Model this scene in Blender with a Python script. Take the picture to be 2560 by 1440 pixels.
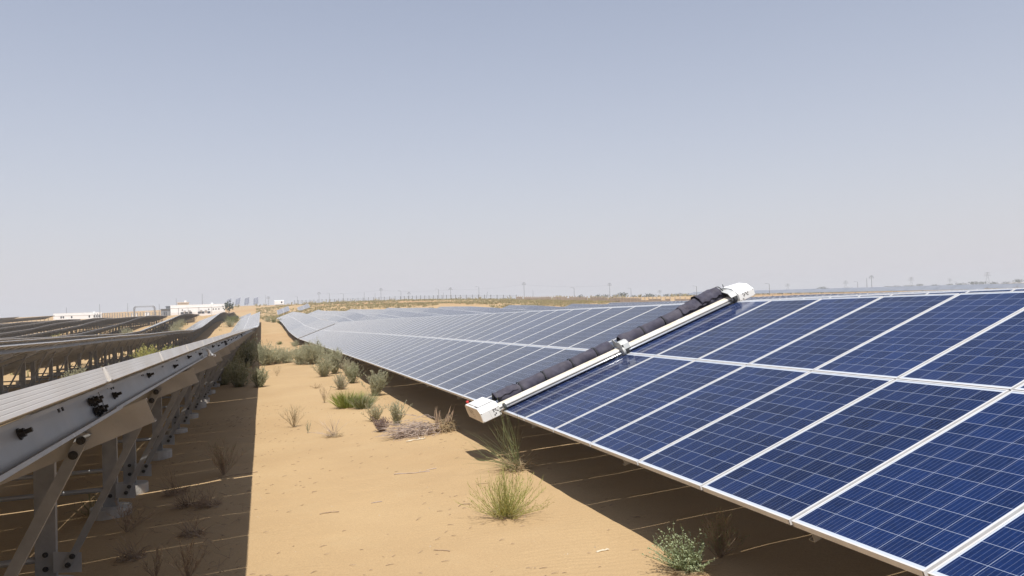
import bpy, bmesh, math, random
import numpy as np
from mathutils import Vector, Matrix, Euler

for _o in list(bpy.data.objects):
    bpy.data.objects.remove(_o, do_unlink=True)
SC = bpy.context.scene
COL = SC.collection
rad = math.radians
EYE = 2.1                                   # eye height above the sand under the camera

# ------------------------------------------------------------------ camera
YAW, PITCH_A, ROLL = rad(18.05), rad(0.995), rad(1.897)
_cy, _sy = math.cos(YAW), math.sin(YAW)
FWD = Vector((_sy*math.cos(PITCH_A), _cy*math.cos(PITCH_A), math.sin(PITCH_A)))
_r = Vector((_cy, -_sy, 0)); _u = _r.cross(FWD)
RGT = _r*math.cos(ROLL) - _u*math.sin(ROLL)
UPV = _u*math.cos(ROLL) + _r*math.sin(ROLL)
cd = bpy.data.cameras.new('camera')
cam = bpy.data.objects.new('camera', cd); COL.objects.link(cam)
M = Matrix((RGT, UPV, -FWD)).transposed().to_4x4()
M.translation = (0, 0, EYE)
cam.matrix_world = M
cd.sensor_width = 36.0; cd.lens = 1923.6*36/2560
cd.clip_start = 0.05; cd.clip_end = 20000
SC.camera = cam

# ------------------------------------------------------------------ sky, sun, exposure
SUN_EL = 66.0
SUNV = Vector((-0.085, -0.44, 0)).normalized()*math.cos(rad(SUN_EL)); SUNV.z = math.sin(rad(SUN_EL))
W = bpy.data.worlds.new('World'); SC.world = W; W.use_nodes = True
wn = W.node_tree; wn.nodes.clear()
wo = wn.nodes.new('ShaderNodeOutputWorld'); wb = wn.nodes.new('ShaderNodeBackground')
sky = wn.nodes.new('ShaderNodeTexSky'); sky.sky_type = 'NISHITA'; sky.sun_disc = False
sky.sun_elevation = rad(SUN_EL); sky.sun_rotation = math.atan2(SUNV.x, SUNV.y)
sky.altitude = 200; sky.air_density = 1.0; sky.dust_density = 1.0; sky.ozone_density = 1.0
# dust in the air: a pale veil that thickens along the longer path towards the horizon
wt = wn.nodes.new('ShaderNodeTexCoord'); wsx = wn.nodes.new('ShaderNodeSeparateXYZ'); wn.links.new(wt.outputs['Generated'], wsx.inputs[0])
def wmath(op, x, y):
    n = wn.nodes.new('ShaderNodeMath'); n.operation = op
    for i, q in enumerate((x, y)):
        if isinstance(q, (int, float)): n.inputs[i].default_value = q
        else: wn.links.new(q, n.inputs[i])
    return n.outputs[0]
veil = wmath('POWER', 2.71828, wmath('MULTIPLY', wmath('MAXIMUM', wsx.outputs[2], 0.0), -2.4))
wm = wn.nodes.new('ShaderNodeMix'); wm.data_type = 'RGBA'; wn.links.new(veil, wm.inputs[0])
SKY_S = 0.113
wn.links.new(sky.outputs[0], wm.inputs[6]); wm.inputs[7].default_value = (.574/SKY_S, .560/SKY_S, .603/SKY_S, 1)
wn.links.new(wm.outputs[2], wb.inputs[0]); wb.inputs[1].default_value = SKY_S
wn.links.new(wb.outputs[0], wo.inputs[0])
sl = bpy.data.lights.new('sun', 'SUN'); sl.energy = 5.0; sl.angle = rad(0.53); sl.color = (1.0, 0.985, 0.955)
so = bpy.data.objects.new('sun', sl); COL.objects.link(so)
so.rotation_euler = SUNV.to_track_quat('Z', 'Y').to_euler(); so.location = (0, -20, 60)
SC.view_settings.view_transform = 'Standard'; SC.view_settings.look = 'None'
SC.view_settings.exposure = 0.2; SC.view_settings.gamma = 1.0
SC.view_settings.use_curve_mapping = False
SC.cycles.max_bounces = 8; SC.cycles.volume_bounces = 0; SC.cycles.use_denoising = True

# ------------------------------------------------------------------ helpers
def nodes_of(m):
    m.use_nodes = True
    nt = m.node_tree
    return nt, nt.nodes['Principled BSDF']

def pmat(name, c1, c2=None, scale=4.0, rough=0.6, metal=0.0, bump=0.0, bscale=None, detail=5.0, spec=0.5, stretch=None, trans=0.0):
    m = bpy.data.materials.new(name); nt, b = nodes_of(m)
    b.inputs['Roughness'].default_value = rough; b.inputs['Metallic'].default_value = metal
    b.inputs['Specular IOR Level'].default_value = spec
    b.inputs['Base Color'].default_value = (*c1, 1)
    if trans: b.inputs['Subsurface Weight'].default_value = 0
    tc = nt.nodes.new('ShaderNodeTexCoord'); src = tc.outputs['Object']
    if stretch:
        mp = nt.nodes.new('ShaderNodeMapping'); mp.inputs['Scale'].default_value = stretch
        nt.links.new(src, mp.inputs['Vector']); src = mp.outputs['Vector']
    if c2 is not None:
        n = nt.nodes.new('ShaderNodeTexNoise'); n.inputs['Scale'].default_value = scale; n.inputs['Detail'].default_value = detail
        nt.links.new(src, n.inputs['Vector'])
        r = nt.nodes.new('ShaderNodeValToRGB')
        r.color_ramp.elements[0].position = 0.33; r.color_ramp.elements[0].color = (*c1, 1)
        r.color_ramp.elements[1].position = 0.68; r.color_ramp.elements[1].color = (*c2, 1)
        nt.links.new(n.outputs['Fac'], r.inputs[0]); nt.links.new(r.outputs[0], b.inputs['Base Color'])
    if bump:
        n2 = nt.nodes.new('ShaderNodeTexNoise'); n2.inputs['Scale'].default_value = bscale or scale*4; n2.inputs['Detail'].default_value = 4
        nt.links.new(src, n2.inputs['Vector'])
        bp = nt.nodes.new('ShaderNodeBump'); bp.inputs['Strength'].default_value = bump; bp.inputs['Distance'].default_value = 0.02
        nt.links.new(n2.outputs['Fac'], bp.inputs['Height']); nt.links.new(bp.outputs[0], b.inputs['Normal'])
    return m

class MB:
    """collects polygons, then links them as ONE mesh object"""
    def __init__(s): s.v = []; s.f = []; s.m = []; s.uv = {}
    def add(s, vs, fs, mi=0):
        o = len(s.v); s.v += [tuple(v) for v in vs]
        for f in fs: s.f.append(tuple(o+i for i in f)); s.m.append(mi)
        return s
    def box(s, x0, x1, y0, y1, z0, z1, mi=0):
        return s.add([(x0,y0,z0),(x1,y0,z0),(x1,y1,z0),(x0,y1,z0),(x0,y0,z1),(x1,y0,z1),(x1,y1,z1),(x0,y1,z1)],
              [(0,3,2,1),(4,5,6,7),(0,1,5,4),(1,2,6,5),(2,3,7,6),(3,0,4,7)], mi)
    def prism(s, prof, axis, a, b, mi=0):
        """extrude closed 2D profile along axis x/y/z from a to b (profile in the other two axes, cyclic order)"""
        n = len(prof)
        def p(q, t):
            if axis == 'x': return (t, q[0], q[1])
            if axis == 'y': return (q[0], t, q[1])
            return (q[0], q[1], t)
        vs = [p(q, a) for q in prof] + [p(q, b) for q in prof]
        fs = [(i, (i+1) % n, n+(i+1) % n, n+i) for i in range(n)] + [tuple(range(n-1, -1, -1)), tuple(range(n, 2*n))]
        return s.add(vs, fs, mi)
    def tube(s, p0, p1, r0, r1=None, n=8, mi=0, cap=True):
        r1 = r0 if r1 is None else r1
        p0 = Vector(p0); p1 = Vector(p1); d = (p1-p0)
        if d.length < 1e-9: return s
        d.normalize(); a = d.orthogonal().normalized(); b = d.cross(a)
        vs = []
        for p, r in ((p0, r0), (p1, r1)):
            for i in range(n):
                t = 2*math.pi*i/n; vs.append(p + a*(r*math.cos(t)) + b*(r*math.sin(t)))
        fs = [(i, (i+1) % n, n+(i+1) % n, n+i) for i in range(n)]
        if cap: fs += [tuple(range(n-1, -1, -1)), tuple(range(n, 2*n))]
        return s.add(vs, fs, mi)
    def path(s, pts, rads, n=3, mi=0):
        """tapered tube along a polyline, shared rings"""
        P = [Vector(p) for p in pts]; o = len(s.v); K = len(P); a = None
        for k, p in enumerate(P):
            d = (P[min(k+1, K-1)] - P[max(k-1, 0)])
            d = d.normalized() if d.length > 1e-9 else Vector((0, 0, 1))
            if a is None: a = d.orthogonal().normalized()
            a = (a - d*a.dot(d)); a = a.normalized() if a.length > 1e-6 else d.orthogonal().normalized()
            b = d.cross(a)
            for i in range(n):
                t = 2*math.pi*i/n; s.v.append(tuple(p + a*(rads[k]*math.cos(t)) + b*(rads[k]*math.sin(t))))
        for k in range(K-1):
            for i in range(n):
                j = (i+1) % n; s.f.append((o+k*n+i, o+k*n+j, o+(k+1)*n+j, o+(k+1)*n+i)); s.m.append(mi)
        s.f.append(tuple(o+i for i in range(n-1, -1, -1))); s.m.append(mi)
        s.f.append(tuple(o+(K-1)*n+i for i in range(n))); s.m.append(mi)
        return s
    def mesh(s, name, mats, smooth=False):
        me = bpy.data.meshes.new(name); me.from_pydata(s.v, [], s.f)
        for m in (mats if isinstance(mats, (list, tuple)) else [mats]): me.materials.append(m)
        me.polygons.foreach_set('material_index', s.m)
        if smooth: me.polygons.foreach_set('use_smooth', [True]*len(s.f))
        if s.uv:
            ul = me.uv_layers.new(name='UVMap')
            for fi, co in s.uv.items():
                p = me.polygons[fi]
                for k, li in enumerate(p.loop_indices): ul.data[li].uv = co[k]
        me.update(); return me
    def build(s, name, mats, parent=None, loc=None, smooth=False):
        return inst(name, s.mesh(name, mats, smooth), parent, loc)

def inst(name, me, parent=None, loc=None, rot=None):
    o = bpy.data.objects.new(name, me); COL.objects.link(o)
    if parent is not None: o.parent = parent
    if loc is not None: o.location = loc
    if rot is not None: o.rotation_euler = rot
    return o

def tag(o, label=None, cat=None, group=None, kind=None):
    if label: o['label'] = label
    if cat: o['category'] = cat
    if group: o['group'] = group
    if kind: o['kind'] = kind
    return o

def thing(name, label, cat, loc=(0,0,0), rotz=0.0, group=None):
    o = bpy.data.objects.new(name, None); COL.objects.link(o); o.empty_display_size = 0.2
    o.location = loc; o.rotation_euler = (0, 0, rotz)
    return tag(o, label, cat, group)

# ------------------------------------------------------------------ the lie of the land
# heights of the tables' lower edges relative to the eye along each row: (x of row centre, y, z)
_CTRL = np.array([(-26,349,-1.25),(-10,345,0.0),(-40,372,-.6),(-52,391,-.5),(-85,421,-1.15),(-45,300,-2.2),(-52,222,-2.45),(-59,237,-2.6),(-45,216,-2.2),(-38,218,-2.1),(-62,262,-2.5),(12,160,-1.98),(12,200,-1.95),(19.1,160,-2.0),(19.1,185,-1.95),(26.2,160,-1.95),(26.2,178,-1.9),(33.2,150,-1.98),(4.9,170,-2.08),(4.9,183,-2.05),(4.9,-2,-1.32),(4.9,3,-1.39),(4.9,9,-1.44),(4.9,12,-1.48),(4.9,15.5,-1.54),(4.9,20.4,-1.64),(4.9,31,-1.85),(4.9,44,-2.11),(4.9,56,-2.36),(4.9,70,-2.64),(4.9,83,-2.76),(4.9,95,-2.68),(4.9,107,-2.5),(4.9,119,-2.34),(4.9,131,-2.22),(4.9,144,-2.12),(4.9,158,-2.12),(-2.2,1.2,-1.44),(-2.2,3.4,-1.48),(-2.2,5.4,-1.52),(-2.2,8.2,-1.58),(-2.2,11.4,-1.63),(-2.2,19,-1.79),(-2.2,30,-1.98),(-2.2,40,-2.18),(-2.2,66,-2.72),(-2.2,92,-3.1),(-2.2,105,-3),(-2.2,118,-2.7),(-2.2,140,-2.1),(-2.2,155,-1.8),(-2.2,166,-1.75),(-9.3,26.5,-2.18),(-9.3,40,-2.42),(-9.3,57.7,-2.73),(-9.3,67.5,-2.89),(-9.3,83.6,-3.13),(-9.3,101,-3.42),(-9.3,112,-3.2),(-9.3,128,-2.65),(-9.3,145,-2.05),(-9.3,164,-1.55),(-9.3,178,-1.6),(-9.3,250,-3.2),(-9.3,284,-4),(-16.4,52,-2.65),(-16.4,60,-2.83),(-16.4,70,-2.97),(-16.4,82,-3.2),(-16.4,99,-3.55),(-23.4,77,-3.12),(-23.4,105,-3.6),(-23.4,115,-3.35),(-23.4,148,-2.38),(-30.6,102,-3.65),(-30.6,112.6,-3.65),(-30.6,128,-3.3),(-30.6,163,-2.1),(-30.6,197,-2),(-37.7,128,-3.5),(-37.7,146,-3.15),(-37.7,177,-2.35),(-37.7,197.5,-1.9),(-44.8,153,-3.03),(-44.8,172,-2.65),(-44.8,191,-2.1),(-51.9,179,-2.6),(-51.9,200,-2.3),(12,3,-1.38),(12,11,-1.41),(12,17.7,-1.51),(12,71.8,-2.83),(12,103.7,-2.9),(12,133,-2.04),(19.1,88,-2.85),(19.1,105,-2.5),(19.1,133,-2.05),(26.2,100,-2.74),(26.2,112,-2.46),(26.2,134,-1.93),(33.2,93.6,-2.78),(33.2,104,-2.6),(33.2,128,-2.05),(40.4,106,-2.4),(40.4,117,-2.1),(54.5,44,-1.62),(54.5,78,-1.72),(54.5,120,-2.1),(30,25,-1.5),(45,45,-1.6),(-30,20,-2.4),(-60,60,-3),(-100,120,-3.2),(0,-40,-1.2),(40,-30,-1.2),(-40,-30,-1.6),(15,250,0.45),(15,335,1.95),(56,220,-0.25),(56,325,2.4),(97,230,-0.15),(97,315,1.4),(137,300,0.05),(137,200,-1.25),(90,160,-1.55),(180,250,-0.55),(240,240,-0.35),(-15,250,-0.75),(-15,420,2.15),(-28,640,3.65),(-10,640,3.85),(-45,640,3.25),(10,520,3.45),(-75,350,-1.25),(-75,420,-1.25),(-140,430,-1.25),(-110,300,-2.0),(-88,318,-1.25),(-100,395,-.65),(-70,285,-2.3),(-230,400,-1.9),(-180,250,-2.4),(300,200,-1.15),(400,500,-1.35),(150,700,-1.35),(600,100,-1.35),(-500,300,-4.35),(-400,800,-3.35),(200,1200,-1.85),(700,900,1.15),(1000,700,3.65),(0,1200,-1.35),(-300,1500,-2.35),(0,-300,-1.35),(400,-300,-1.35),(-400,-300,-2.35)])
_cxy = _CTRL[:, :2]
_n = len(_CTRL)
_A = np.zeros((_n+1, _n+1))
_A[:_n, :_n] = -np.sqrt(((_cxy[:, None]-_cxy[None])**2).sum(-1)+64.0) + np.eye(_n)*0.4
_A[:_n, _n] = 1; _A[_n, :_n] = 1
_WT = np.linalg.solve(_A, np.append(_CTRL[:, 2], 0))
def edge_h(x, y):
    """world height of a table's lower edge standing at (x, y)"""
    x = np.asarray(x, float); y = np.asarray(y, float); sh = x.shape
    q = np.stack([x.ravel(), y.ravel()], -1); out = np.empty(len(q))
    for i in range(0, len(q), 20000):
        d = ((q[i:i+20000, None]-_cxy[None])**2).sum(-1)
        out[i:i+20000] = -np.sqrt(d+64.0)@_WT[:_n] + _WT[_n]
    r = np.hypot(q[:, 0], q[:, 1]); t = np.clip((r-1000)/900, 0, 1); t = t*t*(3-2*t)
    return ((out*(1-t) - 1.6*t)+EYE).reshape(sh)

_rng = np.random.RandomState(7)
_lat = _rng.rand(256, 256)
def vnoise(x, y):
    xi = np.floor(x).astype(int); yi = np.floor(y).astype(int); fx = x-xi; fy = y-yi
    fx = fx*fx*(3-2*fx); fy = fy*fy*(3-2*fy)
    g = lambda a, b: _lat[a % 256, b % 256]
    return (g(xi, yi)*(1-fx)+g(xi+1, yi)*fx)*(1-fy) + (g(xi, yi+1)*(1-fx)+g(xi+1, yi+1)*fx)*fy - 0.5
def ground_z(x, y):
    x = np.asarray(x, float); y = np.asarray(y, float)
    z = edge_h(x, y) - 0.65
    r = np.hypot(x, y); near = np.clip(1-(r-60)/80, 0, 1)
    z = z + 0.07*vnoise(x/1.7+9, y/1.9+3)*near + 0.022*vnoise(x/0.55+40, y/0.7+11)*near + 0.012*vnoise(x/0.2, y/0.17+70)*np.clip(1-(r-25)/20, 0, 1)
    z = z + 0.25*vnoise(x/9+5, y/11+31)*np.clip((r-20)/60, 0, 1)*np.clip(1-(r-250)/300, 0, 1)
    z = z + 1.6*vnoise(x/90+50, y/70+13)*np.clip((r-450)/500, 0, 1)
    return z
def gz(x, y): return float(ground_z(np.array([x]), np.array([y]))[0])

# ------------------------------------------------------------------ materials
def sand_material():
    m = bpy.data.materials.new('sand'); nt, b = nodes_of(m); L = nt.links.new
    b.inputs['Roughness'].default_value = 0.95; b.inputs['Specular IOR Level'].default_value = 0.15
    g = nt.nodes.new('ShaderNodeNewGeometry')
    def noise(sc, det=4, rough=0.55, src=None):
        n = nt.nodes.new('ShaderNodeTexNoise'); n.inputs['Scale'].default_value = sc; n.inputs['Detail'].default_value = det
        n.inputs['Roughness'].default_value = rough; L(src or g.outputs['Position'], n.inputs['Vector']); return n.outputs['Fac']
    def ramp(fac, p0, c0, p1, c1):
        r = nt.nodes.new('ShaderNodeValToRGB'); e = r.color_ramp.elements
        e[0].position, e[0].color, e[1].position, e[1].color = p0, c0, p1, c1; L(fac, r.inputs[0]); return r.outputs[0]
    def mix(f, a, c, mode='MIX'):
        x = nt.nodes.new('ShaderNodeMix'); x.data_type = 'RGBA'; x.blend_type = mode
        if isinstance(f, float): x.inputs[0].default_value = f
        else: L(f, x.inputs[0])
        L(a, x.inputs[6])
        if isinstance(c, tuple): x.inputs[7].default_value = c
        else: L(c, x.inputs[7])
        return x.outputs[2]
    base = ramp(noise(0.35, 6), 0.35, (.392, .264, .138, 1), 0.68, (.443, .306, .163, 1))
    pale = ramp(noise(1.6, 5), 0.55, (0, 0, 0, 1), 0.75, (.35, .35, .35, 1))
    base = mix(pale, base, (.45, .325, .18, 1))
    red = ramp(noise(0.018, 3), 0.52, (0, 0, 0, 1), 0.66, (.55, .55, .55, 1))
    base = mix(red, base, (.39, .215, .10, 1))
    grain = ramp(noise(70, 6, .75), 0.3, (.80, .79, .77, 1), 0.62, (1.06, 1.06, 1.05, 1))
    base = mix(1.0, base, grain, 'MULTIPLY')
    sp = nt.nodes.new('ShaderNodeTexVoronoi'); sp.inputs['Scale'].default_value = 9.0; L(g.outputs['Position'], sp.inputs['Vector'])
    spk = ramp(sp.outputs['Distance'], 0.035, (.55, .55, .55, 1), 0.075, (0, 0, 0, 1))
    gate = ramp(noise(1.1, 3), 0.55, (0, 0, 0, 1), 0.62, (1, 1, 1, 1))
    spk = mix(1.0, spk, gate, 'MULTIPLY')
    base = mix(spk, base, (.13, .075, .04, 1))
    L(base, b.inputs['Base Color'])
    mp = nt.nodes.new('ShaderNodeMapping'); mp.inputs['Rotation'].default_value = (0, 0, rad(12)); L(g.outputs['Position'], mp.inputs['Vector'])
    wv = nt.nodes.new('ShaderNodeTexWave'); wv.wave_type = 'BANDS'; wv.bands_direction = 'Y'
    wv.inputs['Scale'].default_value = 3.6; wv.inputs['Distortion'].default_value = 9.0; wv.inputs['Detail'].default_value = 3.0
    wv.inputs['Detail Scale'].default_value = 0.5; L(mp.outputs[0], wv.inputs['Vector'])
    wmask = ramp(noise(0.6, 3), 0.42, (0, 0, 0, 1), 0.62, (1, 1, 1, 1))
    wm = nt.nodes.new('ShaderNodeMath'); wm.operation = 'MULTIPLY'; L(wv.outputs['Fac'], wm.inputs[0]); L(wmask, wm.inputs[1])
    b1 = nt.nodes.new('ShaderNodeBump'); b1.inputs['Strength'].default_value = 0.2; b1.inputs['Distance'].default_value = 0.012; L(wm.outputs[0], b1.inputs['Height'])
    b2 = nt.nodes.new('ShaderNodeBump'); b2.inputs['Strength'].default_value = 0.5; b2.inputs['Distance'].default_value = 0.006
    L(noise(38, 5, .7), b2.inputs['Height']); L(b1.outputs[0], b2.inputs['Normal'])
    b3 = nt.nodes.new('ShaderNodeBump'); b3.inputs['Strength'].default_value = 0.2; b3.inputs['Distance'].default_value = 0.03
    L(noise(7, 4), b3.inputs['Height']); L(b2.outputs[0], b3.inputs['Normal'])
    L(b3.outputs[0], b.inputs['Normal'])
    return m

def glass_material(name, dust, blue=(.0034, .0135, .058)):
    """polycrystalline cells under glass (uv: one unit = one cell), with a film of dust of optical depth `dust`"""
    m = bpy.data.materials.new(name); nt, b = nodes_of(m); L = nt.links.new
    uv = nt.nodes.new('ShaderNodeUVMap'); uv.uv_map = 'UVMap'
    sx = nt.nodes.new('ShaderNodeSeparateXYZ'); L(uv.outputs[0], sx.inputs[0])
    def M(op, a, c=None, d=None):
        n = nt.nodes.new('ShaderNodeMath'); n.operation = op
        for i, q in enumerate((a, c, d)):
            if q is None: continue
            if isinstance(q, (int, float)): n.inputs[i].default_value = q
            else: L(q, n.inputs[i])
        return n.outputs[0]
    U, V = sx.outputs[0], sx.outputs[1]
    fu, fv = M('FRACT', U), M('FRACT', V)
    eu = M('SUBTRACT', .5, M('ABSOLUTE', M('SUBTRACT', fu, .5))); ev = M('SUBTRACT', .5, M('ABSOLUTE', M('SUBTRACT', fv, .5)))
    gap = M('MAXIMUM', M('LESS_THAN', eu, .0095), M('LESS_THAN', ev, .0095))
    outu = M('MAXIMUM', M('LESS_THAN', U, 0.0), M('GREATER_THAN', U, 6.0)); outv = M('MAXIMUM', M('LESS_THAN', V, 0.0), M('GREATER_THAN', V, 12.0))
    out = M('MAXIMUM', outu, outv)
    bus = M('LESS_THAN', M('ABSOLUTE', M('SUBTRACT', M('FRACT', M('MULTIPLY', fu, 5.0)), .5)), .05)
    # per-cell tint
    cv = nt.nodes.new('ShaderNodeCombineXYZ'); L(M('FLOOR', U), cv.inputs[0]); L(M('FLOOR', V), cv.inputs[1])
    oi = nt.nodes.new('ShaderNodeObjectInfo'); L(M('MULTIPLY', oi.outputs['Random'], 97.0), cv.inputs[2])
    wnz = nt.nodes.new('ShaderNodeTexWhiteNoise'); wnz.noise_dimensions = '3D'; L(cv.outputs[0], wnz.inputs['Vector'])
    g = nt.nodes.new('ShaderNodeNewGeometry')
    vo = nt.nodes.new('ShaderNodeTexVoronoi'); vo.inputs['Scale'].default_value = 55; L(g.outputs['Position'], vo.inputs['Vector'])
    sep = nt.nodes.new('ShaderNodeSeparateColor'); L(vo.outputs['Color'], sep.inputs[0])
    val = M('ADD', M('ADD', .55, M('MULTIPLY', wnz.outputs['Value'], .45)), M('ADD', M('MULTIPLY', sep.outputs[0], .30), M('MULTIPLY', oi.outputs['Random'], .40)))
    def mix(f, a, c):
        x = nt.nodes.new('ShaderNodeMix'); x.data_type = 'RGBA'
        if isinstance(f, float): x.inputs[0].default_value = f
        else: L(f, x.inputs[0])
        for i, q in ((6, a), (7, c)):
            if isinstance(q, tuple): x.inputs[i].default_value = q
            else: L(q, x.inputs[i])
        return x.outputs[2]
    vm = nt.nodes.new('ShaderNodeVectorMath'); vm.operation = 'SCALE'; vm.inputs[0].default_value = blue; L(val, vm.inputs['Scale'])
    c = mix(M('MULTIPLY', bus, .22), vm.outputs[0], (.22, .27, .40, 1))
    c = mix(M('MULTIPLY', gap, .55), c, (.50, .55, .66, 1))
    c = mix(out, c, (.44, .47, .52, 1))
    L(c, b.inputs['Base Color'])
    b.inputs['Roughness'].default_value = 0.09; b.inputs['IOR'].default_value = 1.45
    b.inputs['Specular IOR Level'].default_value = 0.085
    # dust film: the more obliquely one looks through it, the more of it one sees
    dt = nt.nodes.new('ShaderNodeVectorMath'); dt.operation = 'DOT_PRODUCT'; L(g.outputs['Normal'], dt.inputs[0]); L(g.outputs['Incoming'], dt.inputs[1])
    cosv = M('MAXIMUM', M('ABSOLUTE', dt.outputs['Value']), .04)
    n1 = nt.nodes.new('ShaderNodeTexNoise'); n1.inputs['Scale'].default_value = 1.3; n1.inputs['Detail'].default_value = 5; L(g.outputs['Position'], n1.inputs['Vector'])
    n2 = nt.nodes.new('ShaderNodeTexNoise'); n2.inputs['Scale'].default_value = 23; n2.inputs['Detail'].default_value = 5; L(g.outputs['Position'], n2.inputs['Vector'])
    # a little more dust where it is washed down to the lower rim of the module
    rim = M('MULTIPLY', M('POWER', 2.718, M('MULTIPLY', V, -1.6)), 1.2)
    th = M('MULTIPLY', dust, M('ADD', M('ADD', .35, M('MULTIPLY', n1.outputs['Fac'], .9)), M('ADD', M('MULTIPLY', n2.outputs['Fac'], .4), rim)))
    fac = M('SUBTRACT', 1.0, M('POWER', 2.718, M('MULTIPLY', M('DIVIDE', th, cosv), -1.0)))
    df = nt.nodes.new('ShaderNodeBsdfDiffuse'); df.inputs['Color'].default_value = (.40, .375, .345, 1)
    ms = nt.nodes.new('ShaderNodeMixShader'); L(fac, ms.inputs[0]); L(b.outputs[0], ms.inputs[1]); L(df.outputs[0], ms.inputs[2])
    L(ms.outputs[0], nt.nodes['Material Output'].inputs['Surface'])
    return m

def edge_dirt(m, amount=0.5, scale=6.0, col=(.42, .30, .17), floor=.05):
    """blown sand clinging to a surface, more where it faces up"""
    nt = m.node_tree; L = nt.links.new; b = nt.nodes['Principled BSDF']; inp = b.inputs['Base Color']
    x = nt.nodes.new('ShaderNodeMix'); x.data_type = 'RGBA'
    if inp.links: L(inp.links[0].from_socket, x.inputs[6])
    else: x.inputs[6].default_value = inp.default_value
    x.inputs[7].default_value = (*col, 1)
    n = nt.nodes.new('ShaderNodeTexNoise'); n.inputs['Scale'].default_value = scale; n.inputs['Detail'].default_value = 6
    g = nt.nodes.new('ShaderNodeNewGeometry'); L(g.outputs['Position'], n.inputs['Vector'])
    s = nt.nodes.new('ShaderNodeSeparateXYZ'); L(g.outputs['Normal'], s.inputs[0])
    up = nt.nodes.new('ShaderNodeMapRange'); up.inputs[1].default_value = -.2; up.inputs[2].default_value = 1.0; up.inputs[3].default_value = .25; up.inputs[4].default_value = 1.0
    L(s.outputs[2], up.inputs[0])
    r = nt.nodes.new('ShaderNodeValToRGB'); r.color_ramp.elements[0].position = .38; r.color_ramp.elements[1].position = .72
    r.color_ramp.elements[0].color = (floor, floor, floor, 1); r.color_ramp.elements[1].color = (amount, amount, amount, 1)
    L(n.outputs['Fac'], r.inputs[0])
    mu = nt.nodes.new('ShaderNodeMath'); mu.operation = 'MULTIPLY'; L(r.outputs[0], mu.inputs[0]); L(up.outputs[0], mu.inputs[1])
    L(mu.outputs[0], x.inputs[0]); L(x.outputs[2], inp)
    return m

SAND = sand_material()
GLASS_CLEAN = glass_material('clean_solar_glass', 0.0045)
GLASS_FAR = glass_material('very_dusty_solar_glass', 0.06)
GLASS_DUSTY = glass_material('dusty_solar_glass', 0.012, (.010, .0175, .045))
ALU = edge_dirt(pmat('module_frame_aluminium', (.56, .56, .56), (.66, .66, .66), 9, rough=.5, metal=.1), .6, 5, (.60, .53, .45), .25)
BACK = pmat('module_backsheet', (.30, .285, .265), (.37, .355, .33), 3, rough=.6)
ALU_DUSTY = edge_dirt(pmat('dusty_frame_aluminium', (.62, .585, .53), (.72, .69, .64), 4, rough=.55), .6, 6, (.58, .48, .37), .15)
GALV = edge_dirt(pmat('galvanised_steel', (.33, .335, .34), (.39, .395, .40), 5, rough=.5, metal=.45, bump=.04, bscale=60), .25)
GALV_OLD = edge_dirt(pmat('weathered_galvanised_steel', (.22, .22, .216), (.31, .305, .295), 7, rough=.62, metal=.3, bump=.06, bscale=50), .12)
RAFT = edge_dirt(pmat('dusty_rafter_steel', (.37, .35, .315), (.46, .435, .39), 8, rough=.65, metal=.1, bump=.05, bscale=60), .3, 14)
BOLT = pmat('dark_bolt_steel', (.035, .034, .033), (.07, .065, .06), 40, rough=.55, metal=.6)
CONC = pmat('concrete', (.36, .32, .27), (.47, .43, .37), 7, rough=.9, bump=.3, bscale=30)
ROBO = edge_dirt(pmat('white_robot_paint', (.78, .78, .76), (.84, .84, .82), 3, rough=.38), .30, 9)
ROBO_PLATE = edge_dirt(pmat('dull_robot_end_plate', (.62, .56, .47), (.70, .65, .57), 5, rough=.5), .4, 12)
BEAM = edge_dirt(pmat('robot_beam_aluminium', (.76, .76, .76), (.84, .84, .84), 5, rough=.35), .95, 11, (.62, .49, .31), .55)
GREYP = edge_dirt(pmat('grey_bracket', (.40, .41, .40), (.50, .51, .49), 7, rough=.5), .3)
RUBBER = pmat('black_rubber', (.03, .031, .033), (.055, .055, .055), 30, rough=.75)
CLOTH = edge_dirt(pmat('dark_brush_cloth', (.042, .040, .060), (.070, .067, .092), 11, rough=.93, bump=.5, bscale=140, spec=.2), .22, 6, (.25, .21, .18))
STRAP = pmat('black_strap', (.02, .02, .022), None, rough=.8)
RED = pmat('red_plastic', (.55, .05, .04), None, rough=.4)
DARK = pmat('dark_slot', (.03, .028, .026), None, rough=.8)
PRINT = pmat('brown_black_print', (.16, .11, .06), (.22, .15, .09), 30, rough=.7)
WHITE_TAPE = pmat('white_strap', (.75, .75, .74), None, rough=.5)
WALLW = pmat('white_render', (.78, .77, .75), (.84, .83, .81), .6, rough=.85)
WALLB = pmat('tan_render', (.50, .38, .27), (.56, .43, .31), .8, rough=.85)
WINDOW = pmat('dark_window_glass', (.035, .04, .05), (.06, .065, .075), 2, rough=.2)
GREYM = pmat('grey_metal', (.22, .23, .24), (.30, .31, .32), 3, rough=.6, metal=.3)
POLEM = pmat('grey_pole_steel', (.22, .22, .225), (.29, .29, .29), 3, rough=.6, metal=.3)
PRECAST = pmat('precast_concrete', (.44, .36, .28), (.52, .44, .35), .4, rough=.9)
TRUNK = pmat('tree_bark', (.10, .075, .05), (.15, .11, .08), 5, rough=.9)
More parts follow.
